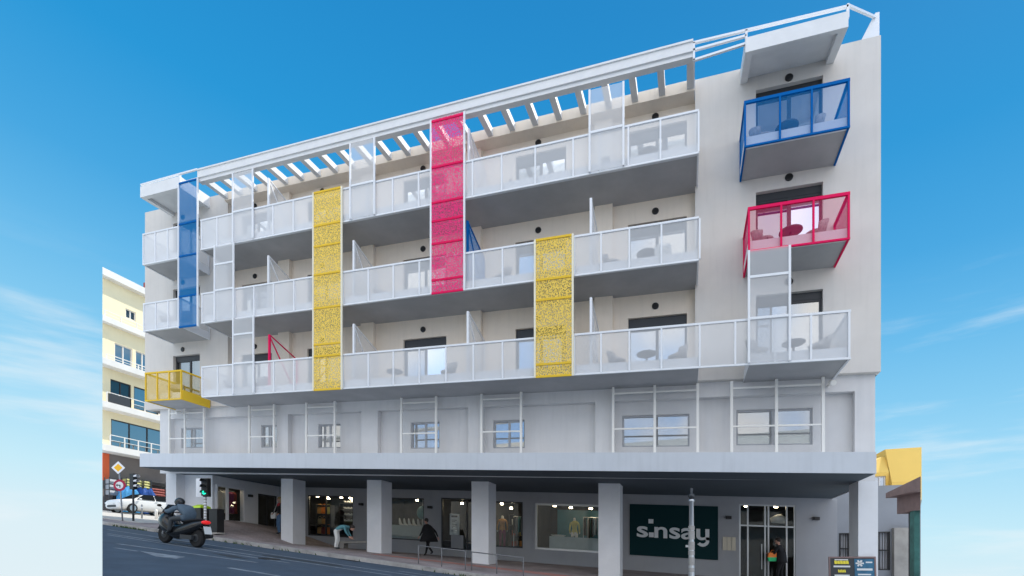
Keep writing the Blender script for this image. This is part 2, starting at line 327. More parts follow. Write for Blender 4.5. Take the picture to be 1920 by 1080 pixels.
# ------------------------------------------------------------------ ground
def sm(a, b, t): t = min(1, max(0, (t - a) / (b - a))); return t * t * (3 - 2 * t)
def kerb_z(x): return .28 - .1175 * max(-60, min(14, x))
def road_z(x, y): return kerb_z(x) - .14 - (.7 if y > 1 and -25 < x < 9 else 0)
def pave_z(x, y):
    k = kerb_z(x); st = .90 - .0695 * x; wd = sm(-27, -21, x) if x < -21 else 1
    t = min(1, max(0, (y + .6) / 6.8)) * wd
    return k + (st - k) * t + .22 * max(0, min(4.1, -17.5 - x)) * sm(.3, 3, y) * wd
FW, RT = Vector((-.3346, .9423, 0)), Vector((.9423, .3346, 0))
def sheet(name, mat, x0, x1, y0, y1, zf, step, cut=True, thick=0):
    """ground sheet following the slope of the street; the site ends along its left and right boundary"""
    bm = bmesh.new()
    nx, ny = max(1, round((x1 - x0) / step)), max(1, round((y1 - y0) / step))
    g = [[bm.verts.new((x0 + (x1 - x0) * i / nx, y0 + (y1 - y0) * j / ny, 0)) for i in range(nx + 1)] for j in range(ny + 1)]
    for j in range(ny):
        for i in range(nx): bm.faces.new((g[j][i], g[j][i + 1], g[j + 1][i + 1], g[j + 1][i]))
    if cut:
        c0 = Vector((0, CAM_Y, 0)); near = 7.5
        nl = Vector((.6665, 1.111, 0)).normalized(); nr = Vector((-1.2183, .4419, 0)).normalized()
        for co, no in ((c0, nl), (c0, nr), (c0 + FW * near, FW)):
            bmesh.ops.bisect_plane(bm, geom=bm.verts[:] + bm.edges[:] + bm.faces[:], plane_co=co, plane_no=no, dist=1e-5)
        dead = []
        for f in bm.faces:
            p = f.calc_center_median() - c0
            if p.dot(FW) > near and (p.dot(nl) < 0 or p.dot(nr) < 0): dead.append(f)
        bmesh.ops.delete(bm, geom=dead, context='FACES')
    for v in bm.verts: v.co.z = zf(v.co.x, v.co.y)
    if thick:
        r = bmesh.ops.extrude_face_region(bm, geom=bm.faces[:])
        for v in [e for e in r['geom'] if isinstance(e, bmesh.types.BMVert)]: v.co.z -= thick
    bmesh.ops.recalc_face_normals(bm, faces=bm.faces)
    me = bpy.data.meshes.new(name); bm.to_mesh(me); bm.free(); me.materials.append(M[mat])
    o = bpy.data.objects.new(name, me); COL.objects.link(o); return structure(o)
sheet('road', 'asphalt', -64, 30, -40, 60, road_z, 2, thick=.5)
sheet('pavement', 'pave', -29.5, 9, -.45, 9.5, pave_z, .5, thick=.4)
sheet('side_road', 'pale_road', -60, -25.6, 1.3, 40, lambda x, y: kerb_z(x) + .03, 1, thick=.2)
sheet('kerb', 'kerb', -29.5, 9, -.6, -.45, lambda x, y: kerb_z(x) + .005, .5, thick=.4)
sheet('red_paving_strip', 'red_pave', -12.3, -2.2, 1.5, 2.15, lambda x, y: pave_z(x, y) + .004, .45, cut=False)
# road markings: worn sheets 4 mm above the asphalt
def marking(pts, name='road_marking'):
    m = MB(); m.add([(x, y, road_z(x, y) + .004) for x, y in pts], [tuple(range(len(pts)))])
    return structure(m.build(name, 'paint_white'))
marking([(-21.8, -2.35), (-21.8, -2.47), (-7, -2.72), (-7, -2.6)])
marking([(-19.7, -3.62), (-19.7, -3.74), (-8, -3.5), (-8, -3.38)])
marking([(-19.1, -4.0), (-19.1, -4.12), (-11, -4.2), (-11, -4.08)])
marking([(-15.8, -5.72), (-15.8, -5.87), (-11.2, -5.2), (-11.2, -5.05)])
marking([(-10.3, -6.7), (-10.3, -6.86), (-8.8, -6.86), (-8.8, -6.7)])
marking([(-8.2, -6.7), (-8.2, -6.86), (-6.6, -6.86), (-6.6, -6.7)])
marking([(-13.9, -6.45), (-12.6, -6.9), (-12.1, -6.75), (-12.5, -6.2)])
marking([(-14.6, -6.55), (-14.6, -6.68), (-13.8, -6.62), (-13.8, -6.49)])
marking([(-8.7, -1.9), (-8.7, -2.0), (-5, -2.05), (-5, -1.95)])
M['patch'] = material('asphalt_patch', (.035, .045, .055), .9, var=.25, vscale=3, bump=.3, bscale=60)
def road_patch(pts):
    m = MB(); m.add([(x, y, road_z(x, y) + .0035) for x, y in pts], [tuple(range(len(pts)))]); structure(m.build('road_patch', 'patch'))
road_patch([(-13.2, -3.05), (-12.9, -3.3), (-10.2, -3.28), (-9.9, -3.1), (-10.3, -2.8), (-12.8, -2.84)]); road_patch([(-18.6, -2.6), (-18.2, -3.1), (-17.0, -3.05), (-16.9, -2.65)]); road_patch([(-13.6, -4.6), (-12.4, -4.95), (-11.9, -4.7), (-12.9, -4.38)])
mh = MB().lathe([(.32, -.01), (.32, .006), (.26, .008), (.05, .007)], (0, 0, 0), 20).build('manhole_cover', 'tyre'); mh.location = (-12.0, -3.9, road_z(-12.0, -3.9) + .004); mh.rotation_euler = (0, math.atan(.1175), 0); tag(mh, 'round dark manhole cover in the road between the lane lines', 'manhole cover')
dr = MB().box(-.4, .4, -.13, .13, -.02, .006).build('drain_grate', 'tyre'); dr.location = (-11.5, -.78, road_z(-11.5, -.78) + .004); dr.rotation_euler = (0, math.atan(.1175), 0); tag(dr, 'dark drain grate in the gutter below the kerb', 'drain')
# weeds along the kerb
bm = MB()
for i in range(260):
    x = random.choice((random.gauss(-6.1, .5), random.gauss(-23.2, .6), random.uniform(-23, -4))); y = -.62 + random.uniform(-.1, .06); h = random.uniform(.03, .12); a = random.uniform(0, 6.28); z = road_z(x, y)
    dx, dy = .035 * math.cos(a), .035 * math.sin(a); bm.add([(x - dx, y - dy, z), (x + dx, y + dy, z), (x + random.uniform(-.06, .06), y - random.uniform(0, .06), z + h)], [(0, 1, 2)])
gr = bm.build('grass', 'grass'); structure(gr, 'stuff'); tag(gr, 'thin green weeds growing in the gutter along the kerb', 'weeds')

# ------------------------------------------------------------------ the hotel
HOFF = (-10, 1.4, 3.0)
H = thing('apartment_hotel', 'large white and grey corner building with long balconies, coloured screens and an arcade', 'building', HOFF)
def part(mb, name, mat, parent=None, **k): return mb.build(name, mat, parent or H, HOFF, **k)
front = lambda y: (lambda a, b, d: (a, y + d, b))
L1, L2, L3 = 7.22, 10.39, 13.55
FL = (7.55, 10.72, 13.88); WT = (9.65, 12.85, 16.02)
BX0, BX1 = -25.3, 5.23
RH = [(x0, x1, FL[k], WT[k]) for k in range(3) for x0, x1 in ((-1.95, -.05), (-6.03, -4.12), (-10.8, -8.88), (-15.6, -13.75), (-19.35, -17.57))]
LH = [(-23.35, -21.6, FL[k], WT[k] + .12) for k in range(3)]
XH = [(1.97, 3.78, FL[k], WT[k] + (.2, .2, .2)[k]) for k in range(3)]
mb = MB(True).wall(front(1.7), -19.85, .2, 7.15, 16.55, RH, .16); part(mb, 'wall', 'wall_cream')['label'] = 'cream wall set back behind the long balconies'
mb = MB(True).wall(front(1.4), BX0, -19.85, 7.26, 17.0, LH, .2)
mb.quad((-19.85, 1.4, 7.26), (-19.85, 1.7, 7.26), (-19.85, 1.7, 17), (-19.85, 1.4, 17)); mb.box(BX0, -19.85, 1.6, 12.5, 16.8, 17.0)
mb.quad((BX0, 1.4, 7.26), (BX0, 12.5, 7.26), (BX0, 12.5, 17), (BX0, 1.4, 17)); mb.quad((BX0, 1.4, 7.26), (-19.85, 1.4, 7.26), (-19.85, 1.7, 7.26), (BX0, 1.7, 7.26)); part(mb, 'wall', 'wall_white')
mb = MB(True).wall(front(1.4), .2, BX1, 7.3, 17.0, XH, .2)
mb.quad((.2, 1.4, 7.3), (.2, 1.7, 7.3), (.2, 1.7, 17), (.2, 1.4, 17)); mb.quad((BX1, 1.4, 7.3), (BX1, 12.5, 7.3), (BX1, 12.5, 17), (BX1, 1.4, 17)); mb.box(.2, BX1, 1.6, 12.5, 16.8, 16.99)
mb.quad((.2, 1.4, 7.3), (BX1, 1.4, 7.3), (BX1, 1.7, 7.3), (.2, 1.7, 7.3)); part(mb, 'wall', 'wall_white')
# roof, back and dim rooms behind the openings
mb = MB(True); mb.box(-19.85, .2, 1.72, 12.5, 16.5, 16.62); mb.quad((BX0, 12.5, 4), (BX1, 12.5, 4), (BX1, 12.5, 17), (BX0, 12.5, 17)); part(mb, 'roof', 'soffit')
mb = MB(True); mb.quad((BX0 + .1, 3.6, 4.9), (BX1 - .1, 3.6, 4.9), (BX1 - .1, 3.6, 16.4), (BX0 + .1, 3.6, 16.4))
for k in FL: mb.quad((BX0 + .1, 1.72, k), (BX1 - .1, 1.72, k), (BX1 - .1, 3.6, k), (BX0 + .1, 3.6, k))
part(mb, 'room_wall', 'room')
# wall piers between the flats
for x in (-2.45, -7.35, -12.1, -16.43):
    part(MB(True).box(x - .62, x, 1.52, 1.7, 7.3, 16.5), 'pier', 'wall_cream')
# side and main windows
def window(x0, x1, z0, z1, y, shutter=.3, curtain=1, frame='charcoal', split=.5, bars=.07):
    m = MB(True); f = bars; zt = z1 - shutter; xm = x0 + (x1 - x0) * split
    if shutter: m.box(x0, x1, y - .05, y + .08, zt, z1)
    for a, b, c, d in ((x0, x0 + f, z0, zt), (x1 - f, x1, z0, zt), (xm - f * .7, xm + f * .7, z0, zt)): m.box(a, b, y - .04, y + .05, c, d)
    m.box(x0 + f, x1 - f, y - .038, y + .048, zt - f, zt - .001); m.box(x0 + f, x1 - f, y - .038, y + .048, z0, z0 + f)
    o = part(m, 'window', frame)
    for a, b, dy in ((x0 + f, xm - f * .7, .02), (xm + f * .7, x1 - f, -.01)):
        part(MB(True).quad((a, y + dy, z0 + f), (b, y + dy, z0 + f), (b, y + dy, zt - f), (a, y + dy, zt - f)), 'pane', 'glass', o)
    if curtain:
        a, b = (xm, x1) if curtain == 1 else (x0, x1)
        n = 22; q = MB(True); top = [(a + (b - a) * i / n, y + .2 + .035 * math.sin(i * 1.9), zt) for i in range(n + 1)]
        for i in range(n):
            p, r = top[i], top[i + 1]; q.quad((p[0], p[1], z0), (r[0], r[1], z0), r, p)
        part(q, 'curtain', 'curtain', o)
    return o
for i, h in enumerate(RH): window(*h, 1.84, .34 if h[2] < 8 else .25, curtain=1 if h[2] < 8 else random.choice((1, 2, 2)))
for i, h in enumerate(LH): window(*h, 1.58, .18, curtain=1, split=.55)
for i, h in enumerate(XH): window(*h, 1.58, .22, curtain=1, split=.52)
# round vents over every window
def vent(x, y, z):
    m = MB(True); m.lathe([(.112, .0), (.112, -.03), (.085, -.045)], (x, y, z), 18, 'Y'); part(m, 'vent', 'black')
for k in range(3):
    for x in (-1.05, -5.15, -9.9, -14.8, -18.55): vent(x, 1.7, (9.98, 13.17, 16.35)[k])
    vent(2.88, 1.4, (10.17, 13.34, 16.37)[k]); vent(-22.7, 1.4, (10.04, 13.24, 16.34)[k])
# balconies: slab > railing frame, railing mesh
def balcony(x0, x1, zb, zt, yw, col, mesh, posts, slabs=None, ends=(1, 1), y0=0.0, slabcol='wall_grey', th=.06):
    sb = MB(True)
    for a, b in (slabs or [(x0 + .03, x1 - .03)]):
        sb.box(a, b, y0 + .12, yw, zb + .015, zb + .33); sb.cur = 1; sb.box(a, b, y0 + .07, y0 + .12, zb + .015, zb + .335); sb.box(a - .012, a - .002, y0 + .12, yw, zb + .015, zb + .33); sb.box(b + .002, b + .012, y0 + .12, yw, zb + .015, zb + .33); sb.cur = 0
    o = part(sb, 'balcony', ['soffit', 'white'])
    r = MB(True); r.box(x0, x1, y0 - .03, y0 + .03, zt - th, zt); r.box(x0, x1, y0 - .025, y0 + .025, zb - .02, zb + .03)
    for x in posts: r.box(x - .025, x + .025, y0 - .028, y0 + .028, zb + .03, zt - th)
    for e, x in zip(ends, (x0 + .03, x1 - .03)):
        if e:
            r.box(x - .03, x + .03, y0 + .03, yw - .02, zt - th, zt); r.box(x - .025, x + .025, y0 + .03, yw - .02, zb - .02, zb + .03); r.box(x - .025, x + .025, yw - .07, yw - .02, zb + .03, zt - th)
    part(r, 'railing_frame', col, o)
    g = MB(True); g.quad((x0 + .02, y0, zb + .02), (x1 - .02, y0, zb + .02), (x1 - .02, y0, zt - .03), (x0 + .02, y0, zt - .03))
    for e, x in zip(ends, (x0 + .03, x1 - .03)):
        if e: g.quad((x, y0 + .02, zb + .02), (x, yw - .02, zb + .02), (x, yw - .02, zt - .03), (x, y0 + .02, zt - .03))
    part(g, 'railing_mesh', mesh, o)
    return o
def rng(a, b, n): return [a + (b - a) * i / n for i in range(n + 1)]
P1 = [-19.68, -18.78, -17.82, -16.78, -15.75, -14.72, -13.67, -12.4, -11.24, -10.16, -9.08, -8.02, -6.97, -5.9, -4.72, -3.45, -2.59, -1.72, -.77, .31, 1.27, 1.62, 2.29, 3.18, 4.08]
balcony(-19.7, 4.12, L1, 8.53, 1.7, 'white', 'mesh_white', P1, [(-19.66, .27), (1.64, 4.09)])
P2 = [x for x in P1 if x < .4]
balcony(-19.74, .29, L2, 11.67, 1.7, 'white', 'mesh_white', P2)
balcony(-19.78, .29, L3, 14.83, 1.7, 'white', 'mesh_white', [x - .03 for x in P2])
balcony(-23.36, -20.95, 13.38, 14.78, 1.4, 'white', 'mesh_white', rng(-23.33, -20.98, 3))
balcony(-23.32, -20.92, 10.36, 11.62, 1.4, 'white', 'mesh_white', rng(-23.29, -20.95, 3))
balcony(-23.2, -20.9, 7.19, 8.47, 1.4, 'yellow', 'mesh_yellow_light', rng(-23.17, -20.93, 3), th=.07)
part(MB(True).box(-20.91, -20.885, .03, 1.36, 7.16, 7.6), 'balcony_side_panel', 'yellow')
balcony(1.5, 4.1, 13.46, 14.77, 1.4, 'blue', 'mesh_blue_light', [1.53, 2.42, 3.2, 4.07], th=.085)
balcony(1.6, 4.1, 10.45, 11.71, 1.4, 'pink', 'mesh_pink_light', [1.63, 2.45, 3.24, 4.07], th=.085)
# tall mesh screens hanging in front of the balconies: frame > mesh
def screen(x0, x1, z0, z1, side, bars, mesh, barcol, y=-.07, wd=.06):
    m = MB(True)
    for x in (x0, x1): m.box(x - wd / 2, x + wd / 2, y - .03, y + .02, z0, z1)
    m.cur = 1
    for z in bars: m.box(x0 + wd / 2, x1 - wd / 2, y - .022, y + .012, z - .035, z + .035)
    o = part(m, 'screen', [side, barcol])
    if mesh: part(MB(True).quad((x0, y, z0), (x1, y, z0), (x1, y, z1), (x0, y, z1)), 'screen_mesh', mesh, o)
screen(-13.72, -12.39, 7.17, 14.87, 'ivory', [7.2, 8.5, 8.95, 10.36, 11.66, 12.75, 13.55, 14.84], 'mesh_yellow', 'yellow')
screen(-4.74, -3.48, 7.17, 11.7, 'ivory', [7.2, 7.6, 9.7, 10.36, 11.67], 'mesh_yellow', 'yellow')
screen(-8.58, -7.28, 10.33, 16.5, 'white', [10.36, 10.82, 12.1, 12.9, 13.55, 14.8, 16.42], 'mesh_pink', 'pink')
screen(-21.0, -19.86, 10.25, 16.6, 'white', [10.3, 11.62, 13.38, 14.78, 16.57], 'mesh_blue', 'blue')
screen(1.62, 2.65, 7.24, 10.44, 'white', [9.68, 8.5], 'mesh_part', 'white')
screen(-2.94, -1.89, 13.56, 16.15, 'white', [14.8], 'mesh_part', 'white')
screen(-12.0, -10.93, 13.56, 16.4, 'white', [14.8], 'mesh_part', 'white')
screen(-17.86, -16.78, 13.56, 16.4, 'white', [14.8], 'mesh_part', 'white')
screen(-18.88, -17.82, 10.4, 13.56, 'white', [12.75, 11.66], 'mesh_part', 'white')
screen(-17.84, -16.74, 7.24, 10.4, 'white', [9.7, 8.5], 'mesh_part', 'white')
# dividers between neighbouring balconies: frame > mesh
def divider(x, zb, h, col):
    z0, zf, zk = zb + .33, zb + h, zb + h - .45; y0, y1 = .12, 1.62; m = MB(True); b = .05
    for p, q in (((x, y0, z0), (x, y0, zf)), ((x, y0, zf), (x, y1, zk)), ((x, y1, zk), (x, y1, z0)), ((x, y0, zf - .06), (x, y1, z0 + .06))): m.bar(p, q, b * (1.5 if p[1] == q[1] == y0 else .8))
    o = part(m, 'divider', col)
    part(MB(True).quad((x, y0, z0), (x, y1, z0), (x, y1, zk), (x, y0, zf)), 'divider_mesh', {'blue': 'mesh_blue_light', 'pink': 'mesh_veil'}.get(col, 'mesh_part'), o)
for k, (zb, xs) in enumerate(((L1, (-2.93, -7.23, -11.98)), (L2, (-2.93, -11.98, -16.14)), (L3, (-7.2, -16.14)))):
    for x in xs: divider(x, zb, 2.47, 'white')
divider(-16.1, L1, 2.42, 'pink'); divider(-7.25, L2, 2.45, 'blue')
# pergola over the top balcony: front beam > rafters, ledge
m = MB(True)
def slant(m, x0, x1, y0, y1, za0, za1, zb0, zb1):
    m.add([(x0, y0, za0), (x1, y0, zb0), (x1, y1, zb0), (x0, y1, za0), (x0, y0, za1), (x1, y0, zb1), (x1, y1, zb1), (x0, y1, za1)], [(0, 3, 2, 1), (4, 5, 6, 7), (0, 1, 5, 4), (1, 2, 6, 5), (2, 3, 7, 6), (3, 0, 4, 7)])
slant(m, -19.9, .13, -.06, .16, 16.64, 16.93, 16.56, 16.82); slant(m, -19.9, .13, 0, .2, 16.5, 16.64, 16.44, 16.56); slant(m, -19.9, .13, -.1, .12, 16.93, 16.99, 16.82, 16.88)
PG = part(m, 'pergola', 'roof_white')
for i in range(24):
    x = -19.7 + 19.75 * i / 23; f = (x + 19.9) / 20.03; za = 16.53 - .06 * f
    part(MB(True).add([(x - .1, .2, za), (x + .1, .2, za), (x + .1, 1.2, 16.56), (x - .1, 1.2, 16.56), (x - .1, .2, za + .24), (x + .1, .2, za + .24), (x + .1, 1.2, 16.8), (x - .1, 1.2, 16.8)],
                      [(0, 3, 2, 1), (4, 5, 6, 7), (0, 1, 5, 4), (1, 2, 6, 5), (2, 3, 7, 6), (3, 0, 4, 7)]), 'rafter', 'roof_white', PG)
part(MB(True).box(-19.84, .19, 1.2, 1.9, 16.5, 16.86), 'ledge', 'wall_cream', PG)
# roof canopies with a sunk underside
def canopy(x0, x1, zf, zw, yw, t=.42):
    m = MB(True); b = .2
    def bx(a0, a1, c0, c1, dz0, dz1):
        zz = lambda y: zf + (zw - zf) * (y + .06) / (yw + .06)
        m.add([(a0, c0, zz(c0) + dz0), (a1, c0, zz(c0) + dz0), (a1, c1, zz(c1) + dz0), (a0, c1, zz(c1) + dz0), (a0, c0, zz(c0) + dz1), (a1, c0, zz(c0) + dz1), (a1, c1, zz(c1) + dz1), (a0, c1, zz(c1) + dz1)],
              [(0, 3, 2, 1), (4, 5, 6, 7), (0, 1, 5, 4), (1, 2, 6, 5), (2, 3, 7, 6), (3, 0, 4, 7)])
    bx(x0, x1, -.06, .12, 0, t); bx(x0, x0 + b, .12, yw, 0, t); bx(x1 - b, x1, .12, yw, 0, t); bx(x0 + b, x1 - b, .12, yw, .14, t)
    return part(m, 'canopy', 'roof_white')
canopy(-23.45, -20.95, 16.42, 16.5, 1.45, .5); canopy(1.53, 4.05, 16.12, 16.52, 1.42, .42)
def roof_rail(*pq):
    m = MB(True)
    for p, q in pq: m.bar(p, q, .06)
    part(m, 'roof_rail', 'white')
roof_rail(((.13, 0, 16.84), (4.06, 0, 16.72)), ((.13, 0, 16.62), (1.56, 0, 16.64)), ((.13, 0, 16.32), (1.55, 0, 16.42)), ((1.56, 0, 16.3), (1.56, 0, 16.8)), ((.15, 0, 16.3), (.15, 0, 16.84)))
roof_rail(((4.05, 0, 16.4), (4.05, 0, 16.78)), ((4.05, 0, 16.75), (5.1, 1.45, 17.6)))
roof_rail(((-23.4, -.06, 16.98), (-20.95, -.06, 17.0)), ((-20.95, -.06, 17.0), (-19.9, -.06, 17.0)), ((-20.95, -.04, 16.6), (-19.9, -.04, 16.62)), ((-20.95, -.04, 16.55), (-20.95, -.04, 17.0)))
part(MB(True).bar((.15, .02, 16.4), (.15, 1.3, 16.6), .06), 'end_rafter', 'white')
m = MB(True); m.add([(4.75, 1.42, 17.0), (5.2, 1.42, 17.0), (5.2, 1.42, 17.7), (5.1, 1.42, 17.7), (4.75, 1.55, 17.0), (5.2, 1.55, 17.0), (5.2, 1.55, 17.7), (5.1, 1.55, 17.7)], [(0, 1, 2, 3), (7, 6, 5, 4), (0, 4, 5, 1), (1, 5, 6, 2), (2, 6, 7, 3), (3, 7, 4, 0)])
part(m, 'roof_fin', 'white')
# grey lower storey with sunk panels
PAN = [(-23.85, -17.2), (-16.57, -12.75), (-11.95, -7.9), (-7.3, -3.06), (-2.42, 4.64)]
m = MB(True).wall(front(1.6), -24.53, 5.15, 4.16, 7.3, [(a, b, 4.75, 6.82) for a, b in PAN], .24)
m.quad((5.15, 1.6, 4.16), (5.15, 12.5, 4.16), (5.15, 12.5, 7.3), (5.15, 1.6, 7.3)); m.quad((-24.53, 1.6, 4.16), (-24.53, 12.5, 4.16), (-24.53, 12.5, 7.3), (-24.53, 1.6, 7.3)); part(m, 'wall', 'wall_grey')
LW = [(-23.4, -21.85, 5.45, 6.42), (-18.35, -17.4, 5.42, 6.44), (-15.15, -13.98, 5.36, 6.4), (-10.55, -9.25, 5.3, 6.36), (-6.98, -5.72, 5.28, 6.34), (-2.17, .03, 5.28, 6.37), (1.45, 3.6, 5.3, 6.44)]
for a, b in PAN:
    m = MB(True).wall(front(1.84), a, b, 4.75, 6.82, [h for h in LW if a < h[0] < b], .14); part(m, 'sunk_panel', 'wall_grey')
for h in LW:
    window(*h, 1.95, 0, curtain=0, frame='greyframe', bars=.055)
    part(MB(True).box(h[0], h[1], 2.08, 2.3, h[2], h[2] + .3), 'window_shelf', 'trim')
# lattice frames standing on the band
for xs in ((-23.59, -22.56, -21.32), (-18.55, -17.14), (-15.37, -13.9), (-10.7, -9.16), (-7.26, -5.71), (-2.41, -1.05, .28), (1.28, 2.54, 3.78)):
    m = MB(True)
    for x in xs: m.box(x - .04, x + .04, 1.36, 1.43, 4.8, 7.22)
    for z in (7.0, 5.8): m.box(xs[0], xs[-1], 1.375, 1.415, z - .025, z + .025)
    o = part(m, 'lattice_frame', 'cream_metal'); part(MB(True).quad((xs[0], 1.395, 4.8), (xs[-1], 1.395, 4.8), (xs[-1], 1.395, 7.0), (xs[0], 1.395, 7.0)), 'lattice_mesh', 'mesh_veil', o)
# band, arcade ceiling and pillars
part(MB(True).add([(-23.87, .2, 4.25), (4.76, .2, 4.16), (4.76, 1.6, 4.16), (-23.87, 1.6, 4.25), (-23.87, .2, 4.86), (4.76, .2, 4.74), (4.76, 1.6, 4.74), (-23.87, 1.6, 4.86)], [(0, 3, 2, 1), (4, 5, 6, 7), (0, 1, 5, 4), (1, 2, 6, 5), (2, 3, 7, 6), (3, 0, 4, 7)]), 'cornice_band', 'band')
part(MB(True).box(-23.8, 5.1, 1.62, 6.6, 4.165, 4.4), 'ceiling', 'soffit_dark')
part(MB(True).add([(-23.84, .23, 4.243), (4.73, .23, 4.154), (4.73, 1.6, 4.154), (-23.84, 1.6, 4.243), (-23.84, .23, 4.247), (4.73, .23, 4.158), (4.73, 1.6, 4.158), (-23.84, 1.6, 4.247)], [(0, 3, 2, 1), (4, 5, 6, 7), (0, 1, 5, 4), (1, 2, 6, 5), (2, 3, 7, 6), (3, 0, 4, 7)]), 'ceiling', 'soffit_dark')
def pillar(x0, x1, y0, y1):
    m = MB(); b = .02
    for p in ((x0, x1, y0, y1),):
        zt = lambda x: 4.2 - K * x
        m.add([(x0, y0, pave_z(x0, y0) - .3), (x1, y0, pave_z(x1, y0) - .3), (x1, y1, pave_z(x1, y1) - .3), (x0, y1, pave_z(x0, y1) - .3), (x0, y0, zt(x0)), (x1, y0, zt(x1)), (x1, y1, zt(x1)), (x0, y1, zt(x0))],
              [(0, 3, 2, 1), (4, 5, 6, 7), (0, 1, 5, 4), (1, 2, 6, 5), (2, 3, 7, 6), (3, 0, 4, 7)])
    part(m, 'pillar', 'pillar')
for x0, x1 in ((-18.23, -17.53), (-13.4, -12.66), (-8.35, -7.6), (-3.17, -2.38)): pillar(x0, x1, 2.9, 3.72)
pillar(4.73, 5.22, 1.603, 2.5); pillar(-24.12, -23.42, 1.603, 2.8)
# arcade shop wall and its openings
YS = 6.2
SH = [(-19.62, -16.66, 1.55, 3.75), (-15.2, -12.42, 1.62, 3.74), (-11.47, -9.2, 1.3, 3.8), (-8.95, -7.24, 1.55, 3.7), (-6.65, -3.1, 1.55, 3.67), (1.92, 3.92, .4, 3.87)]
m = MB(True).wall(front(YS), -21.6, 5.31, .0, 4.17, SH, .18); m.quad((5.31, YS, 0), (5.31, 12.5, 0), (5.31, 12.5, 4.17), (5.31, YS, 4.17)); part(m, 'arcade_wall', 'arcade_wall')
ax = lambda a, b, d: (-21.6 - d, a, b - K * 21.6)          # left shop front, facing along the arcade (heights as in the world)
m = MB(True).wall(ax, 2.05, YS, 2.9, 5.56, [(2.3, 3.8, 3.45, 5.06), (4.75, 6.05, 3.0, 5.0)], .2)
m.quad((-23.5, 2.05, 1.6), (-21.6, 2.05, 1.6), (-21.6, 2.05, 4.17), (-23.5, 2.05, 4.17)); part(m, 'shop_corner_wall', 'pillar')  # light catching this side is put into its paler pillar paint
m = MB(True); zz = lambda z: z - K * 21.6
for a, b, c, d in ((2.22, 3.84, 3.36, 3.45), (2.22, 3.84, 5.06, 5.14), (2.22, 2.3, 3.45, 5.06), (3.8, 3.85, 3.45, 5.06), (2.78, 2.9, 3.45, 5.06)): m.box(-21.62, -21.53, a, b, zz(c), zz(d))
o = part(m, 'shop_window', 'white'); part(MB(True).quad((-21.66, 2.3, zz(3.45)), (-21.66, 3.8, zz(3.45)), (-21.66, 3.8, zz(5.06)), (-21.66, 2.3, zz(5.06))), 'shop_pane', 'shop_glass', o)
m = MB(True)
for a, b, c, d in ((4.75, 4.82, 3.0, 5.0), (5.98, 6.05, 3.0, 5.0), (4.82, 5.98, 4.93, 5.0), (5.37, 5.43, 3.0, 4.93)): m.box(-21.72, -21.64, a, b, zz(c), zz(d))
o = part(m, 'shop_door', 'charcoal'); part(MB(True).quad((-21.7, 4.82, zz(3.0)), (-21.7, 5.98, zz(3.0)), (-21.7, 5.98, zz(4.93)), (-21.7, 4.82, zz(4.93))), 'shop_pane', 'shop_glass', o)
m = MB(True); m.box(-23.3, -23.2, 2.1, 6.4, 1.8, 4.15); m.box(-23.3, -21.7, 6.3, 6.4, 1.8, 4.15); part(m, 'shop_interior', 'shop_dark')
def shopfront(h, name, frame, mull=(), transom=None, y=YS + .08, bar=.06):
    x0, x1, z0, z1 = h; m = MB(True)
    for a, b, c, d in [(x0, x0 + bar, z0, z1), (x1 - bar, x1, z0, z1)] + [(x - bar / 2, x + bar / 2, z0 + bar, z1 - bar) for x in mull]: m.box(a, b, y - .04, y + .04, c, d)
    m.box(x0 + bar, x1 - bar, y - .038, y + .038, z1 - bar, z1 - .001); m.box(x0 + bar, x1 - bar, y - .05, y + .05, z0, z0 + bar)
    if transom: m.box(x0 + bar, x1 - bar, y - .036, y + .036, transom - bar / 2, transom + bar / 2)
    o = part(m, name, frame); part(MB(True).quad((x0, y, z0), (x1, y, z0), (x1, y, z1), (x0, y, z1)), 'shop_pane', 'shop_glass', o); return o
shopfront(SH[0], 'shop_window', 'charcoal', (-18.45,)); shopfront(SH[1], 'shop_window', 'charcoal'); shopfront(SH[2], 'shop_door', 'charcoal', (-10.1,))
shopfront(SH[3], 'shop_window', 'charcoal'); shopfront(SH[4], 'shop_window', 'alu', bar=.09)
D5 = shopfront(SH[5], 'entrance_door', 'alu', (2.24, 2.86, 2.98, 3.62), 3.02, bar=.055)
part(MB(True).box(2.72, 2.75, YS - .02, YS + .02, 1.3, 2.3), 'door_handle', 'alu', D5)
m = MB(True); m.box(-21.4, 5.2, 10.0, 10.1, .3, 4.15); m.box(-21.4, 5.2, 6.4, 10, 4.0, 4.14)
m.add([(-21.4, 6.39, 2.2 - K * 0), (5.2, 6.39, .85), (5.2, 10, .85), (-21.4, 10, 2.2)], [(0, 1, 2, 3)])
for x in (-21.45, -16.0, -12.0, -9.05, -7.0, -2.4, 1.6, 5.2): m.box(x - .05, x + .05, 6.4, 10, .4, 4.0)
part(m, 'shop_interior', 'shop_dark')
for x, y, z in [(-19.3, 6.6, 3.7), (-18.7, 6.65, 3.7), (-17.8, 6.7, 3.68), (-17.2, 6.7, 3.66), (-14.6, 6.9, 3.8), (-13.8, 6.9, 3.8), (-10.8, 7.2, 3.6), (-8.5, 6.8, 3.6), (-5.9, 6.9, 3.6), (-3.6, 7.1, 3.6), (-22.3, 3.0, 3.95), (-22.3, 3.6, 3.95), (-18.9, 7.0, 3.62), (-17.3, 7.0, 3.6), (-13.4, 7.2, 3.7), (-10.3, 7.6, 3.55), (-9.9, 8.2, 3.4), (-8.2, 7.3, 3.45), (-7.6, 8.4, 3.4), (-5.2, 7.2, 3.56), (-4.3, 7.4, 3.56), (2.25, 7.0, 3.84), (3.35, 7.0, 3.84)]:
    o = part(MB(True).lathe([(.07, 0), (.075, .05), (.05, .08)], (x, y, z), 10), 'ceiling_lamp', 'lamp_warm')
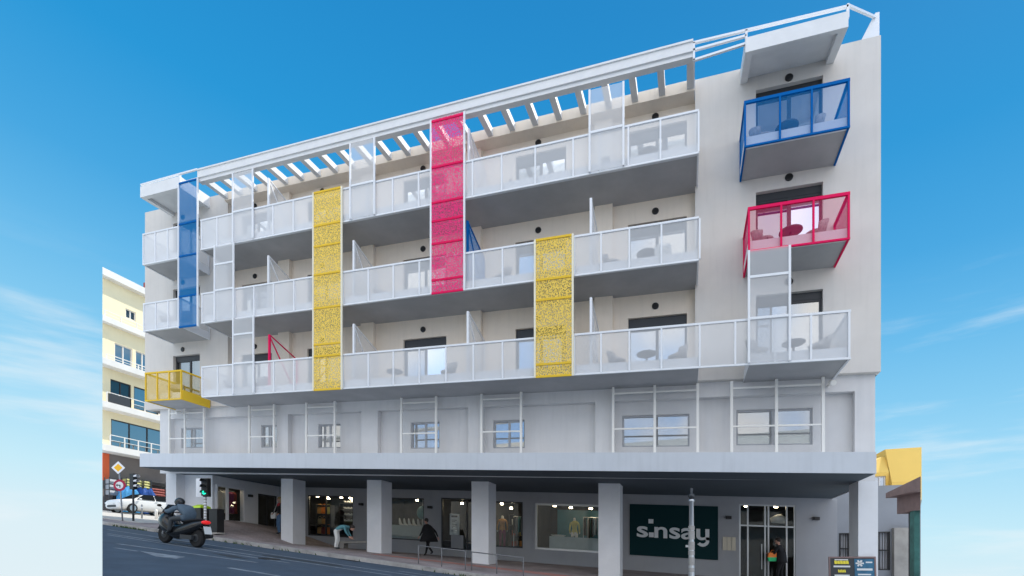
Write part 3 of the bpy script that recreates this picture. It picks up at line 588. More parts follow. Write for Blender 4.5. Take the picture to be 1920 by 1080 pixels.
# wall lamps
for x, y, z in ((4.6, YS, 3.38), (1.52, YS, 3.3), (-16.1, YS, 3.33), (-12.05, YS, 3.3)):
    m = MB(True); m.box(x - .11, x + .11, y - .14, y, z - .06, z + .06); m.box(x - .06, x + .06, y - .18, y - .14, z - .05, z + .04); part(m, 'wall_lamp', 'black')
m = MB(True); m.box(-21.6, -21.45, 4.1, 4.3, zz(4.75), zz(4.88)); part(m, 'wall_lamp', 'black')
for x in (-22.6, 3.95):
    m = MB(True); m.bar((x, 1.58, 7.0), (x, 1.2, 6.95), .05); m.tube((x, 1.25, 7.0), (x, .98, 6.9), .08, 10); part(m, 'security_camera', 'cream_metal')

# ------------------------------------------------------------------ signs on the arcade wall
def text_mesh(txt, size, bold, ext=.02):
    cu = bpy.data.curves.new('t', 'FONT'); cu.body = txt; cu.size = size; cu.offset = bold; cu.extrude = ext; cu.align_x = 'LEFT'
    o = bpy.data.objects.new('t', cu); COL.objects.link(o); dg = bpy.context.evaluated_depsgraph_get(); me = bpy.data.meshes.new_from_object(o.evaluated_get(dg))
    bpy.data.objects.remove(o); return me
sg = thing('shop_sign', 'large dark teal panel with pale lowercase lettering on the arcade wall', 'sign', (-.62, YS, 2.65 + .04))
so_ = (-.62, YS, 2.69)
m = MB(True); m.box(-2.38, 1.13, YS - .05, YS - .002, 1.56, 3.74); m.build('sign_panel', 'sign_teal', sg, so_)
lm = MB(); xcur = 0
def letters(txt, xs, x_off, wtarget):
    me = text_mesh(txt, .92, .017); X = [v.co.x for v in me.vertices]; x0, x1 = min(X), max(X); k = wtarget / (x1 - x0)
    lm.add([((v.co.x - x0) * k + x_off, YS - .07 - v.co.z, v.co.y * 1.02) for v in me.vertices], [tuple(p.vertices) for p in me.polygons]); bpy.data.meshes.remove(me)
letters('s', 0, -2.08, .46); letters('nsa', 0, -1.36, 1.6); letters('u', 0, .30, .5)
for i in range(9):
    t0, t1 = -math.pi * .78 * i / 9, -math.pi * .78 * (i + 1) / 9; cx_, cz_, ro, ri = .54, -.03, .26, .13
    q = [(cx_ + r_ * math.cos(t), cz_ + r_ * math.sin(t)) for t, r_ in ((t0, ri), (t0, ro), (t1, ro), (t1, ri))]
    lm.add([(x, YS - .09, z) for x, z in q] + [(x, YS - .05, z) for x, z in q], [(0, 1, 2, 3), (7, 6, 5, 4), (0, 4, 5, 1), (1, 5, 6, 2), (2, 6, 7, 3), (3, 7, 4, 0)])
lm.box(.67, .8, YS - .09, YS - .05, -.04, .1); lm.box(-1.58, -1.38, YS - .09, YS - .05, 0, .2); lm.box(-1.6, -1.4, YS - .09, YS - .05, .58, .76)
lm.v = [(x, y, z + 2.36 - K * x) for x, y, z in lm.v]
lm.build('lettering', 'sign_white', sg, so_)
def plaque(x0, x1, z0, z1, label):
    o = MB(True).box(x0, x1, YS - .03, YS - .002, z0, z1).build('wall_plaque', 'brass', None, (0, 0, 0)); return tag(o, label, 'plaque')
for i, lab in enumerate(('pale plaque nearest the dark teal sign, left of three under the wall lamp', 'middle pale plaque of the three beside the glass entrance', 'pale plaque nearest the glass entrance, right of three in the row')):
    x = 1.31 + i * .165; plaque(x, x + .15, 1.98, 2.52, lab)

# ------------------------------------------------------------------ things in the shops
def shelf_unit(name, label, x0, x1, y, z0, z1, n, mat, d=.35):
    o = thing(name, label, 'shelf', ((x0 + x1) / 2, y, z0 - K * x0)); off = tuple(o.location)
    m = MB(True); m.box(x0, x0 + .04, y, y + d, z0, z1); m.box(x1 - .04, x1, y, y + d, z0, z1); m.build('side_panel', mat, o, off)
    for i in range(n): z = z0 + (z1 - z0 - .05) * i / (n - 1); MB(True).box(x0 + .04, x1 - .04, y, y + d, z, z + .03).build('shelf_board', mat, o, off)
    return o
shelf_unit('display_shelf', 'tall dark shelf of handbags behind the window beside the second pillar', -19.55, -18.55, 6.75, 1.6, 3.3, 4, 'shop_dark')
shelf_unit('display_shelf', 'tall dark rack of white shoes in the right half of the handbag shop window', -18.1, -16.75, 6.9, 1.7, 3.45, 6, 'charcoal')
def handbag(loc, mat, s, label):
    o = thing('handbag', label, 'handbag', loc, 0, 'handbags on the shop shelf')
    m = MB(); m.loft([[(sx * .17 * s * k, sy * .07 * s * k, z * s) for sx, sy in ((-1, -1), (1, -1), (1, 1), (-1, 1))] for z, k in ((0, .85), (.05, 1), (.2, .95), (.26, .6))]); m.build('bag_body', mat, o, smooth=True, sub=1)
    h = MB(); p = [(math.cos(t) * .1 * s, 0, .23 * s + math.sin(t) * .12 * s) for t in [math.pi * i / 6 for i in range(7)]]
    for a, b in zip(p, p[1:]): h.tube(a, b, .012, 5)
    h.build('handle', mat, o)
for r, (z, mats) in enumerate(((1.63, ('tan', 'stripe_red', 'orange_bag')), (2.18, ('timber', 'tan', 'charcoal')), (2.75, ('tan', 'orange_bag', 'straw')))):
    for c, mt in enumerate(mats):
        x = -19.4 + c * .3; handbag((x, 6.9, z + .03 - K * x), mt, (1.6, 1.25, 1.6)[r], '%s handbag, %s on the %s shelf of the dark display' % ({'tan': 'tan', 'stripe_red': 'brick red', 'orange_bag': 'orange', 'timber': 'brown', 'charcoal': 'black', 'straw': 'pale yellow'}[mt], ('leftmost', 'middle', 'rightmost')[c], ('bottom', 'second', 'third')[r]))
def shoe(loc, mat, name, h, label, group, rz=0):
    m = MB(); ring = lambda x, wd, z0, z1: [(x, -wd, z0), (x, wd, z0), (x, wd * .8, z1), (x, -wd * .8, z1)]
    m.loft([ring(-.13, .035, 0, h), ring(-.04, .045, 0, h), ring(.02, .05, 0, .1), ring(.1, .05, 0, .07), ring(.16, .03, 0, .045)])
    o = m.build(name, mat, smooth=True, sub=1); o.location = loc; o.rotation_euler = (0, 0, rz); return tag(o, label, 'shoe', group)
s0 = shoe((-17.9, 7.02, 0), 'white_cloth', 'shoe', .14, 'small white shoe on the dark rack beside the handbags', 'white shoes on the dark rack')
for r in range(5):
    for c in range(5):
        x = -17.75 + c * .22; z = 2.06 + r * .34 + .03 - K * x - .0
        o = s0 if r + c == 0 else s0.copy()
        if r + c: COL.objects.link(o)
        o.location = (x, 7.05, z); o.rotation_euler = (0, 0, .4)
shelf_unit('display_shelf', 'dark shelf of small boxes inside the doorway right of the white notice', -10.05, -9.25, 7.2, 1.5, 3.3, 5, 'shop_dark')
shelf_unit('display_shelf', 'dark shelf of small boxes at the back of the narrow shop window', -8.8, -7.4, 8.6, 1.6, 3.3, 4, 'shop_dark')
for r in range(4):
    for c in range(3):
        for q, (xb_, yb_, wb_) in enumerate(((-9.95, 7.25, .26), (-8.65, 8.65, .42))):
            if q and r == 3: continue
            x = xb_ + c * wb_; z = (1.535, 1.61 + .0)[q] + r * (.437, .55)[q] + .03 - K * x; hb_ = random.uniform(.12, .26); mt = random.choice(('white_cloth', 'tan', 'stripe_red', 'poster', 'teal', 'straw')); wq = wb_ * random.uniform(.5, .8)
            o = MB().box(0, wq, 0, .2, 0, hb_).box(-.006, wq + .006, -.006, .206, hb_, hb_ + .03).build('shoe_box', mt); o.location = (x, yb_, z)
            tag(o, 'small %s box on the dark shelf %s' % ({'white_cloth': 'white', 'tan': 'tan', 'stripe_red': 'dark red', 'poster': 'pale', 'teal': 'teal', 'straw': 'yellow'}[mt], ('inside the shop doorway', 'at the back of the narrow window')[q]), 'box', 'boxes on the shop shelves')
# shoe window: low plinth with a row of boots and a striped round bag
pl = MB(True).box(-15.1, -12.45, 6.5, 7.1, 1.65, 2.28).box(-15.1, -12.45, 6.46, 7.12, 2.28, 2.36); pl.cur = 0
tag(pl.build('display_plinth', 'shop_pale'), 'pale low plinth inside the shoe shop window behind the walking woman', 'plinth')
for i in range(7):
    x = -14.1 + i * .27; b = shoe((x, 6.78, 2.36 - K * x), 'white_cloth' if i % 3 else 'trim', 'boot', .42, 'short pale boot in the row on the low plinth', 'pale boots on the plinth', .9)
m = MB(True); m.lathe([(.05, -.09), (.3, -.08), (.36, 0), (.3, .08), (.05, .09)], (-12.85, 6.85, 3.05), 20, 'Y'); o = m.build('round_bag', 'teal', smooth=True); tag(o, 'round teal bag hanging above the boots in the window', 'bag')
m = MB(True); m.bar((-12.85, 6.85, 3.4), (-12.85, 6.85, 3.98), .02); m.build('hanging_cord', 'white', o)
st = thing('notice_stand', 'white printed notice on a stand in the glass doorway right of the walking woman', 'notice', (-10.9, 6.55, 1.5 + .7)); off = tuple(st.location)
MB(True).box(-11.15, -10.62, 6.5, 6.53, 2.0, 3.05).build('notice_sheet', 'poster', st, off)
m = MB(True); m.box(-11.05, -10.72, 6.49, 6.498, 2.88, 2.97)
for k in range(8): m.box(-11.03, -10.75 - .1 * (k % 3), 6.49, 6.498, 2.72 - k * .075, 2.745 - k * .075)
m.build('printed_lines', 'ink', st, off)
m = MB(True); m.bar((-10.88, 6.56, 1.35), (-10.88, 6.56, 2.9), .04); m.box(-11.1, -10.66, 6.5, 6.75, 1.33, 1.37); m.build('stand', 'charcoal', st, off)
tag(MB(True).box(-10.95, -10.3, 6.25, 6.5, 1.35, 2.0).build('counter_box', 'greyframe'), 'plain grey box counter standing in the shop doorway', 'counter')
def mannequin(loc, h, mats, label, rz=0):
    o = thing('mannequin', label, 'mannequin', loc, rz, 'shop window mannequins'); k = h / 1.75
    sk = skin_mesh([((0, 0, .95), (.13, .1)), ((0, 0, 1.2), (.12, .09)), ((0, 0, 1.42), (.15, .09)), ((0, 0, 1.52), (.05, .05)), ((0, 0, 1.65), (.08, .09)), ((-.2, 0, 1.38), (.055, .055)), ((-.25, 0, 1.1), (.045, .045)), ((-.24, .06, .85), (.03, .03)),
                    ((.2, 0, 1.38), (.055, .055)), ((.25, 0, 1.1), (.045, .045)), ((.24, .06, .85), (.03, .03)), ((-.1, 0, .85), (.09, .09)), ((-.1, 0, .48), (.065, .065)), ((-.1, 0, .08), (.045, .045)), ((.1, 0, .85), (.09, .09)), ((.1, 0, .48), (.065, .065)), ((.1, 0, .08), (.045, .045))],
                   [(0, 1), (1, 2), (2, 3), (3, 4), (2, 5), (5, 6), (6, 7), (2, 8), (8, 9), (9, 10), (0, 11), (11, 12), (12, 13), (0, 14), (14, 15), (15, 16)], k)
    b = finish_body(sk, 'body', mats, lambda p: 1 if p.z > .92 * k and p.z < 1.48 * k and abs(p.x) < .3 * k else (2 if p.z < .92 * k and abs(p.x) < .2 * k else 0)); b.parent = o
    m = MB(); m.lathe([(.18, 0), (.18, .03)], (0, 0, 0), 14); m.build('base', 'alu', o)
    return o
def skin_mesh(joints, edges, k=1, extra=None, sub=1):
    me = bpy.data.meshes.new('s'); me.from_pydata([tuple(c * k for c in p) for p, r in joints], edges, []); o = bpy.data.objects.new('s', me); COL.objects.link(o)
    md = o.modifiers.new('Skin', 'SKIN'); md.use_smooth_shade = True
    sv = me.skin_vertices[0].data if me.skin_vertices else None
    if sv is None:
        bpy.context.view_layer.objects.active = o; bpy.ops.mesh.customdata_skin_add(); sv = me.skin_vertices[0].data
    for i, (p, r) in enumerate(joints): sv[i].radius = (r[0] * k, r[1] * k); sv[i].use_root = (i == 0)
    s = o.modifiers.new('Sub', 'SUBSURF'); s.levels = sub; s.render_levels = sub
    bpy.context.view_layer.update(); dg = bpy.context.evaluated_depsgraph_get(); r = bpy.data.meshes.new_from_object(o.evaluated_get(dg)); bpy.data.objects.remove(o); bpy.data.meshes.remove(me)
    return r
def finish_body(me, name, mats, zone, extra=None):
    """one continuous body mesh: skin surface plus head and hands, materials by garment"""
    v = [tuple(p.co) for p in me.vertices]; f = [tuple(p.vertices) for p in me.polygons]; mi = []
    for p in me.polygons:
        c = Vector((0, 0, 0))
        for i in p.vertices: c += me.vertices[i].co
        mi.append(zone(c / len(p.vertices)))
    if extra:
        o = len(v); v += extra.v; f += [tuple(i + o for i in q) for q in extra.f]; mi += extra.mi
    n = bpy.data.meshes.new(name); n.from_pydata(v, [], f)
    for m in mats: n.materials.append(M[m])
    n.polygons.foreach_set('material_index', mi); n.polygons.foreach_set('use_smooth', [True] * len(n.polygons)); bpy.data.meshes.remove(me)
    ob = bpy.data.objects.new(name, n); COL.objects.link(ob); return ob
mannequin((-8.55, 7.0, 1.5 + .5), 1.75, ['trim', 'tan', 'plum'], 'mannequin in a tan top standing in the narrow window right of the third pillar', .3)
mannequin((-5.0, 7.1, 1.55 + .3), 1.7, ['trim', 'straw', 'trim'], 'mannequin in a yellow top at the middle of the widest shop window', -.2)
tag(MB(True).box(-6.1, -3.2, 6.7, 7.3, 1.6, 2.2).build('display_plinth', 'shop_pale'), 'long pale grey plinth low inside the widest shop window', 'plinth')
tag(MB(True).box(-6.2, -3.2, 8.6, 8.65, 2.2, 3.6).build('sky_reflection_panel', 'teal_win'), 'teal panel standing in for reflected sky at the back of the widest shop window', 'panel')  # added panel, its teal imitates sky reflected in the glass
m = MB(True); m.lathe([(.05, 0), (.3, .02), (.36, .07), (.34, .08), (.05, .04)], (-5.75, 7.0, 2.2), 18); tag(m.build('platter', 'white_cloth', smooth=True), 'round white platter on the plinth in the widest window', 'platter')
def clothes_rack(x0, x1, y, z, n, mats, label):
    o = thing('clothes_rack', label, 'clothes rack', ((x0 + x1) / 2, y, z - K * x0)); off = tuple(o.location)
    m = MB(True); m.tube((x0, y, z + 1.5), (x1, y, z + 1.5), .02); m.tube((x0, y, z), (x0, y, z + 1.5), .02); m.tube((x1, y, z), (x1, y, z + 1.5), .02); m.build('rail', 'alu', o, off)
    for i in range(n):
        x = x0 + (x1 - x0) * (i + .5) / n; h = random.uniform(.7, 1.05); q = MB(True); wv = random.uniform(.02, .04)
        q.loft([[(x - wv, y - b, z + t), (x + wv, y - b, z + t), (x + wv, y + b, z + t), (x - wv, y + b, z + t)] for t, b in ((1.47, .05), (1.4, .2), (1.1, .22), (1.45 - h, .25))]); q.build('garment', random.choice(mats), o, off)
clothes_rack(-4.7, -3.2, 7.7, 1.7, 9, ('black_cloth', 'black_cloth', 'grey_cloth'), 'rack of dark clothes at the right end of the widest window')
clothes_rack(-8.1, -7.3, 7.4, 1.6, 6, ('black_cloth', 'teal', 'grey_cloth'), 'short rack of dark clothes in the narrow window')
o = thing('clothes_rack', 'plum and white clothes hanging in the left corner shop window', 'clothes rack', (-22.2, 3.2, 3.5)); off = tuple(o.location)
MB().tube((-22.2, 2.9, 5.0), (-22.2, 3.8, 5.0), .02).build('rail', 'alu', o, off)
for i, mt in enumerate(('white_cloth', 'white_cloth', 'plum', 'plum', 'stripe_red')):
    y = 3.0 + i * .18; q = MB(); q.loft([[(-22.2 - b, y - .06, t), (-22.2 + b, y - .06, t), (-22.2 + b, y + .06, t), (-22.2 - b, y + .06, t)] for t, b in ((4.95, .05), (4.85, .2), (4.4, .2), (3.85, .25))]); q.build('garment', mt, o, off)
m = MB(True); m.lathe([(.28, 0), (.33, .2), (.1, .34), (.06, .36)], (3.45, 6.9, 3.2), 18); tag(m.build('lamp_shade_pendant', 'white_cloth', smooth=True), 'white pendant shade hanging behind the glass over the entrance', 'pendant lamp')

# ------------------------------------------------------------------ balcony furniture
def armchair(mat='rattan'):
    o = thing('armchair', '', 'chair', (0, 0, 0), 0, 'rattan chairs on the balconies')
    m = MB(); m.lathe([(.2, .28), (.27, .32), (.27, .36), (.2, .37)], n=18); m.build('seat', mat, o, smooth=True)
    n = 16; ring = []; m = MB()
    for i in range(n + 1):
        t = R(-15) + R(210) * i / n; hgt = .5 + .2 * math.sin(math.pi * i / n)
        ring.append([(math.cos(t) * .27, math.sin(t) * .27, .32), (math.cos(t) * .34, math.sin(t) * .36, hgt), (math.cos(t) * .31, math.sin(t) * .33, hgt + .01), (math.cos(t) * .24, math.sin(t) * .24, .32)])
    m.loft(ring); m.build('backrest', mat, o, smooth=True)
    for sx, sy in ((1, 1), (1, -1), (-1, 1), (-1, -1)): MB().tube((sx * .16, sy * .16, .32), (sx * .22, sy * .22, 0), .018, 7).build('leg', 'charcoal', o)
    return o
def bistro():
    o = thing('bistro_table', '', 'table', (0, 0, 0), 0, 'round tables on the balconies')
    MB().lathe([(.29, .40), (.31, .415), (.31, .435), (.29, .445)], n=24).build('table_top', 'table', o, smooth=True)
    MB().lathe([(.03, .02), (.03, .40)], n=10).build('stem', 'charcoal', o, smooth=True)
    MB().lathe([(.2, 0), (.2, .02), (.04, .05)], n=18).build('foot', 'charcoal', o, smooth=True)
    return o
ch0, tb0 = armchair(), bistro(); used = [0, 0]
def seatat(kind, x, y, lev, rz, label, fl=None):
    z = (FL[lev] if fl is None else fl) - K * x - .015; src = (ch0, tb0)[kind]
    if not used[kind]: src.location = (x, y, z); src.rotation_euler = (0, 0, rz); src['label'] = label; used[kind] = 1
    else: dup(src, (x, y, z), rz, label)
fb, fp = 13.46 + .33, 10.45 + .33
seatat(1, 2.68, .55, 2, 0, 'dark round table behind the blue railing', fb); seatat(0, 3.35, .75, 2, -1.2, 'rattan chair right of the table behind the blue railing', fb)
seatat(0, 2.05, .7, 2, 1.1, 'rattan chair at the left end of the blue balcony', fb)
seatat(1, 2.78, .55, 1, 0, 'dark round table behind the pink railing', fp); seatat(0, 3.42, .72, 1, -1.2, 'rattan chair right of the table behind the pink railing', fp); seatat(0, 2.1, .72, 1, 1.1, 'rattan chair left of the table behind the pink railing', fp)
seatat(1, 2.85, .55, 0, 0, 'round table under the white screen below the pink balcony'); seatat(0, 3.55, .8, 0, -1.0, 'rattan chair at the right end of the lowest balcony'); seatat(0, 1.95, .75, 0, 1.2, 'rattan chair below the white screen under the pink balcony')
seatat(1, -1.25, .6, 0, 0, 'round table before the lowest window left of the right block'); seatat(0, -.35, .8, 0, -1.1, 'rattan chair before the lowest window left of the right block'); seatat(0, -2.2, .8, 0, 1.2, 'rattan chair beside the divider right of the short yellow screen')
seatat(0, -8.35, .8, 0, -1.0, 'rattan chair on the lowest balcony beneath the pink screen'); seatat(1, -10.5, .6, 0, 0, 'round table by the lowest window between the two yellow screens')
seatat(0, -18.9, .8, 0, .9, 'rattan chair at the left end of the lowest long balcony'); seatat(0, -17.3, .8, 0, -.9, 'rattan chair behind the lowest white screen near the pink divider')
seatat(1, -1.25, .6, 1, 0, 'round table on the middle balcony left of the right block'); seatat(0, -2.35, .75, 1, 1.0, 'rattan chair on the middle balcony right of the short yellow screen'); seatat(0, -6.2, .75, 1, -1.0, 'rattan chair on the middle balcony left of the short yellow screen')
seatat(0, -11.2, .8, 1, .9, 'rattan chair on the middle balcony right of the long yellow screen'); seatat(1, -1.2, .6, 2, 0, 'round table on the top balcony at its right end'); seatat(0, -2.35, .8, 2, 1.2, 'rattan chair behind the top white screen at the right')
seatat(0, -5.6, .8, 2, .6, 'rattan chair on the top balcony between pink and right white screens')
seatat(0, -22.6, .6, 1, .6, 'rattan chair on the small white balcony left of the blue screen', 10.36 + .33); seatat(0, -21.6, .6, 1, -.9, 'rattan chair beside the blue screen on the small white balcony', 10.36 + .33); seatat(0, -22.1, .6, 0, .4, 'rattan chair on the yellow balcony', 7.19 + .33)
m = MB(True); m.box(-1.0, -.5, .35, .85, FL[1], FL[1] + .45); m.box(-.95, -.55, .75, .85, FL[1] + .45, FL[1] + .75); tag(m.build('cushion_box', 'white_cloth'), 'white cushioned seat box at the right end of the middle balcony', 'cushion')

# ------------------------------------------------------------------ cream building across the side street
XB = -40.0; ZG = kerb_z(XB) - .3
YB = thing('apartment_building', 'cream yellow apartment block with white balcony bands across the side street', 'building', (XB, 9.0, ZG)); yo = tuple(YB.location)
def ypart(mb, name, mat, parent=None): return mb.build(name, mat, parent or YB, yo)
side = lambda a, b, d: (XB - d, a, b)
YH = [(9.9, 10.65, 19.7, 20.4), (9.14, 10.4, 16.05, 17.5), (10.62, 11.7, 16.05, 17.5), (8.86, 10.3, 13.0, 14.72), (10.5, 12.4, 13.0, 14.72), (8.9, 14.2, 9.8, 11.8), (12.6, 14.0, 13.0, 14.7), (12.6, 14.2, 16.05, 17.5), (12.4, 13.4, 19.5, 20.4), (15.2, 17.4, 9.8, 11.8)]
m = MB().wall(side, 8.33, 26, 9.2, 22, YH, .22)
m.add([(XB, 8.33, ZG), (XB, 26, ZG), (-56, 26, ZG), (-56, 18.4, ZG), (XB, 8.33, 22), (XB, 26, 22), (-56, 26, 22), (-56, 18.4, 22)], [(4, 5, 6, 7), (1, 2, 6, 5), (2, 3, 7, 6), (3, 0, 4, 7)]); ypart(m, 'wall', 'yellow_wall')
for i, h in enumerate(YH):
    a, b, c, d = h; m = MB(); fr = .07
    for p in ((a, a + fr, c, d), (b - fr, b, c, d), (a + fr, b - fr, d - fr, d), (a + fr, b - fr, c, c + fr)): m.box(XB - .16, XB - .06, *p)
    n = 3 if b - a > 3 else 1
    for k in range(1, n + 1): y = a + (b - a) * k / (n + 1); m.box(XB - .15, XB - .07, y - .035, y + .035, c + fr, d - fr)
    dark = i in (5, 9); o = ypart(m, 'window', 'charcoal' if dark or i in (3, 4) else 'trim')
    ypart(MB().quad((XB - .12, a, c), (XB - .12, b, c), (XB - .12, b, d), (XB - .12, a, d)), 'pane', 'dull_glass', o)
    ypart(MB().quad((XB - .3, a, c), (XB - .3, b, c), (XB - .3, b, d), (XB - .3, a, d)), 'blind', {0: 'curtain', 3: 'teal_win', 4: 'teal_win', 5: 'room', 9: 'room'}.get(i, 'grey_cloth'), o)
for z0, z1, pj in ((21.88, 22.38, .5), (18.6, 19.0, .45), (15.42, 15.86, .75), (12.3, 12.72, .9), (9.18, 9.62, 1.1)):
    ypart(MB().add([(XB, 8.33, z0), (XB + pj, 8.33 - pj * .6, z0), (XB + pj, 26, z0), (XB, 26, z0), (XB, 8.33, z1), (XB + pj, 8.33 - pj * .6, z1), (XB + pj, 26, z1), (XB, 26, z1)], [(0, 3, 2, 1), (4, 5, 6, 7), (0, 1, 5, 4), (1, 2, 6, 5), (2, 3, 7, 6), (3, 0, 4, 7)]), 'balcony_band', 'trim')
def yrail(x, y0, y1, z0, z1, pan, n, name='balcony_railing'):
    m = MB(); m.box(x - .02, x + .02, y0, y1, z1 - .05, z1)
    for k in range(n + 1): y = y0 + (y1 - y0) * k / n; m.box(x - .03, x + .03, y - .03, y + .03, z0, z1 - .05)
    m.box(x - .012, x + .012, y0, y1, (z0 + z1) / 2 - .015, (z0 + z1) / 2 + .015)
    o = ypart(m, name, 'trim')
    if pan: ypart(MB().box(x + .03, x + .05, y0 + .05, y1 - .05, z0 + .05, z1 - .1), 'railing_panel', pan, o)
yrail(XB + .7, 8.2, 9.8, 12.72, 13.5, 'charcoal', 2); yrail(XB + .7, 9.8, 14, 12.72, 13.5, None, 4); yrail(XB + .9, 8.3, 16, 9.62, 10.42, None, 8); yrail(XB + .5, 8.3, 16, 15.86, 16.3, None, 7); yrail(XB + .3, 8.3, 16, 19.0, 19.5, None, 7)
m = MB(); m.wall(side, 8.33, 26, ZG, 9.2, [(9.0, 24, ZG + .3, 7.4)], .6); m.cur = 1; m.box(XB - .02, XB + .06, 8.33, 8.75, 7.2, 9.16); ypart(m, 'shop_storey', ['brown', 'orange'])
ypart(MB().quad((XB - .6, 9, ZG), (XB - .6, 24, ZG), (XB - .6, 24, 7.5), (XB - .6, 9, 7.5)), 'shop_interior', 'shop_dark')
ypart(MB().box(XB - .6, XB - .1, 11.6, 12.6, 22.38, 23.3), 'roof_box', 'stripe_red')
# goods set out before its shop
gz = kerb_z(-39.2) + .03
def goods(name, cat, label, y0, y1, z0, z1, mat, x=-39.3, d=.5, group=None):
    o = thing(name, label, cat, (x, (y0 + y1) / 2, gz), 0, group); off = tuple(o.location)
    m = MB(); n = 3
    for k in range(n):
        a, b = z0 + (z1 - z0) * k / n, z0 + (z1 - z0) * (k + .8) / n; m.loft([[(x - d / 2 * q, y0 + .03, zc_), (x + d / 2 * q, y0 + .03, zc_), (x + d / 2 * q, y1 - .03, zc_), (x - d / 2 * q, y1 - .03, zc_)] for zc_, q in ((a, .8), ((a + b) / 2, 1), (b, .8))])
    m.build('stacked_goods', mat, o, off)
    f = MB()
    for y in (y0, y1):
        for dx in (-d / 2, d / 2): f.box(x + dx - .02, x + dx + .02, y - .02, y + .02, gz, z1 + .05)
    f.build('rack_frame', 'charcoal', o, off)
for i, (a, b, p) in enumerate(((9.35, 9.85, 'left'), (9.98, 10.48, 'middle'), (10.6, 11.1, 'right'))): goods('goods_rack', 'goods rack', 'black rack of pale yellow packs, %s of the three across the side street' % p, a, b, 6.85, 7.45, 'straw', group='racks before the far shop')
goods('goods_rack', 'goods rack', 'low rack of dark red packs behind the rear of the white car', 11.2, 12.3, 6.4, 7.0, 'stripe_red', group='racks before the far shop')
goods('goods_rack', 'goods rack', 'upper rack of dark packs above the dark red ones across the side street', 11.25, 12.4, 7.2, 7.5, 'charcoal', x=-39.45, group='racks before the far shop')
goods('goods_rack', 'goods rack', 'rack of dark and white goods at the near end of the far shop', 8.2, 8.85, 6.1, 7.3, 'greyframe', group='racks before the far shop')
def tarp(label, y0, y1, z1, mat):
    m = MB(); n = 9; rings = []
    for k in range(n + 1):
        y = y0 + (y1 - y0) * k / n; h = z1 + .12 * math.sin(k * 2.1) - (.25 if k in (0, n) else 0); w_ = .42 + .06 * math.sin(k * 1.3)
        rings.append([(-38.9 - w_, y, gz), (-38.9 + w_, y, gz), (-38.9 + w_ * .85, y, h - .25), (-38.9 + w_ * .3, y, h), (-38.9 - w_ * .8, y, h - .1)])
    m.loft(rings); o = m.build('covered_pile', mat, None, (0, 0, 0)); tag(o, label, 'tarpaulin')
tarp('light blue crumpled tarpaulin over goods behind the bonnet of the white car', 8.8, 10.0, 6.75, 'tarp_light'); tarp('deep blue cover over goods behind the roof of the white car', 10.05, 11.2, 6.8, 'tarp_dark')

# ------------------------------------------------------------------ white car on the side street
cz = kerb_z(-37) + .035
CAR = thing('parked_car', 'white hatchback with dark windows standing on the pale side street behind the sign pole', 'car', (-37, 9.2, cz), 0)
CAR.rotation_euler = (0, 0, R(-90))
def cring(x, wd, z0, zb, zr, wr):
    return [(x, -wd * .9, z0), (x, wd * .9, z0), (x, wd, z0 + .18), (x, wd, zb - .12), (x, wd * .94, zb), (x, wr, zr), (x, -wr, zr), (x, -wd * .94, zb), (x, -wd, zb - .12), (x, -wd, z0 + .18)]
m = MB(); m.loft([cring(2.12, .6, .3, .68, .72, .45), cring(2.04, .82, .22, .82, .86, .6), cring(1.7, .87, .2, .9, .96, .7), cring(1.2, .88, .2, .95, 1.0, .75), cring(1.1, .88, .2, .96, 1.03, .72), cring(.42, .88, .2, .97, 1.43, .57), cring(-.4, .88, .2, .98, 1.48, .58), cring(-1.5, .88, .2, .99, 1.45, .57), cring(-1.98, .86, .22, .99, 1.12, .66), cring(-2.1, .8, .3, .9, .95, .6)])
for x in (1.32, -1.3): pass
body = m.build('car_body', 'carpaint', CAR, smooth=True, sub=1)
for sgn in (1, -1):
    for a in ([(1.0, 1.0), (.4, 1.37), (-.25, 1.41), (-.25, 1.0)], [(-.33, 1.0), (-.33, 1.41), (-1.2, 1.39), (-1.6, 1.02)]):
        q = MB(); pts = [(x, sgn * (.885 - (z - .98) * .68), z) for x, z in a]; q.add(pts + [(x, y - sgn * .03, z) for x, y, z in pts], [(0, 1, 2, 3), (4, 5, 6, 7), (0, 1, 5, 4), (1, 2, 6, 5), (2, 3, 7, 6), (3, 0, 4, 7)]); q.build('side_window', 'car_dark', CAR)
    MB().ball((.86, sgn * .97, 1.0), .1, .07, .07).build('wing_mirror', 'carpaint', CAR, smooth=True)
    MB().ball((1.98, sgn * .64, .66), .14, .16, .08).build('headlight', 'head_lamp', CAR, smooth=True)
    MB().box(-.4, -.22, sgn * .885 - .012, sgn * .885 + .012, .86, .89).build('door_handle', 'alu', CAR)
    for x in (1.32, -1.3):
        wl = MB().lathe([(.2, -.11), (.31, -.11), (.335, -.06), (.335, .06), (.31, .11), (.2, .11)], (x, sgn * .8, .335), 22, 'Y').build('wheel', 'tyre', CAR, smooth=False)
        MB().lathe([(.05, -.125), (.215, -.118), (.215, .118), (.05, .125)], (x, sgn * .8, .335), 10, 'Y').build('rim', 'rim', wl)
MB().add([(1.12, -.66, 1.02), (1.12, .66, 1.02), (.48, .52, 1.4), (.48, -.52, 1.4), (1.16, -.66, 1.03), (1.16, .66, 1.03), (.52, .52, 1.41), (.52, -.52, 1.41)], [(0, 1, 2, 3), (4, 5, 6, 7), (0, 1, 5, 4), (1, 2, 6, 5), (2, 3, 7, 6), (3, 0, 4, 7)]).build('windscreen', 'car_dark', CAR)
MB().box(2.08, 2.14, -.42, .42, .36, .5).build('front_grille', 'charcoal', CAR)
MB().box(2.1, 2.15, -.26, .26, .52, .63).build('number_plate', 'poster', CAR)

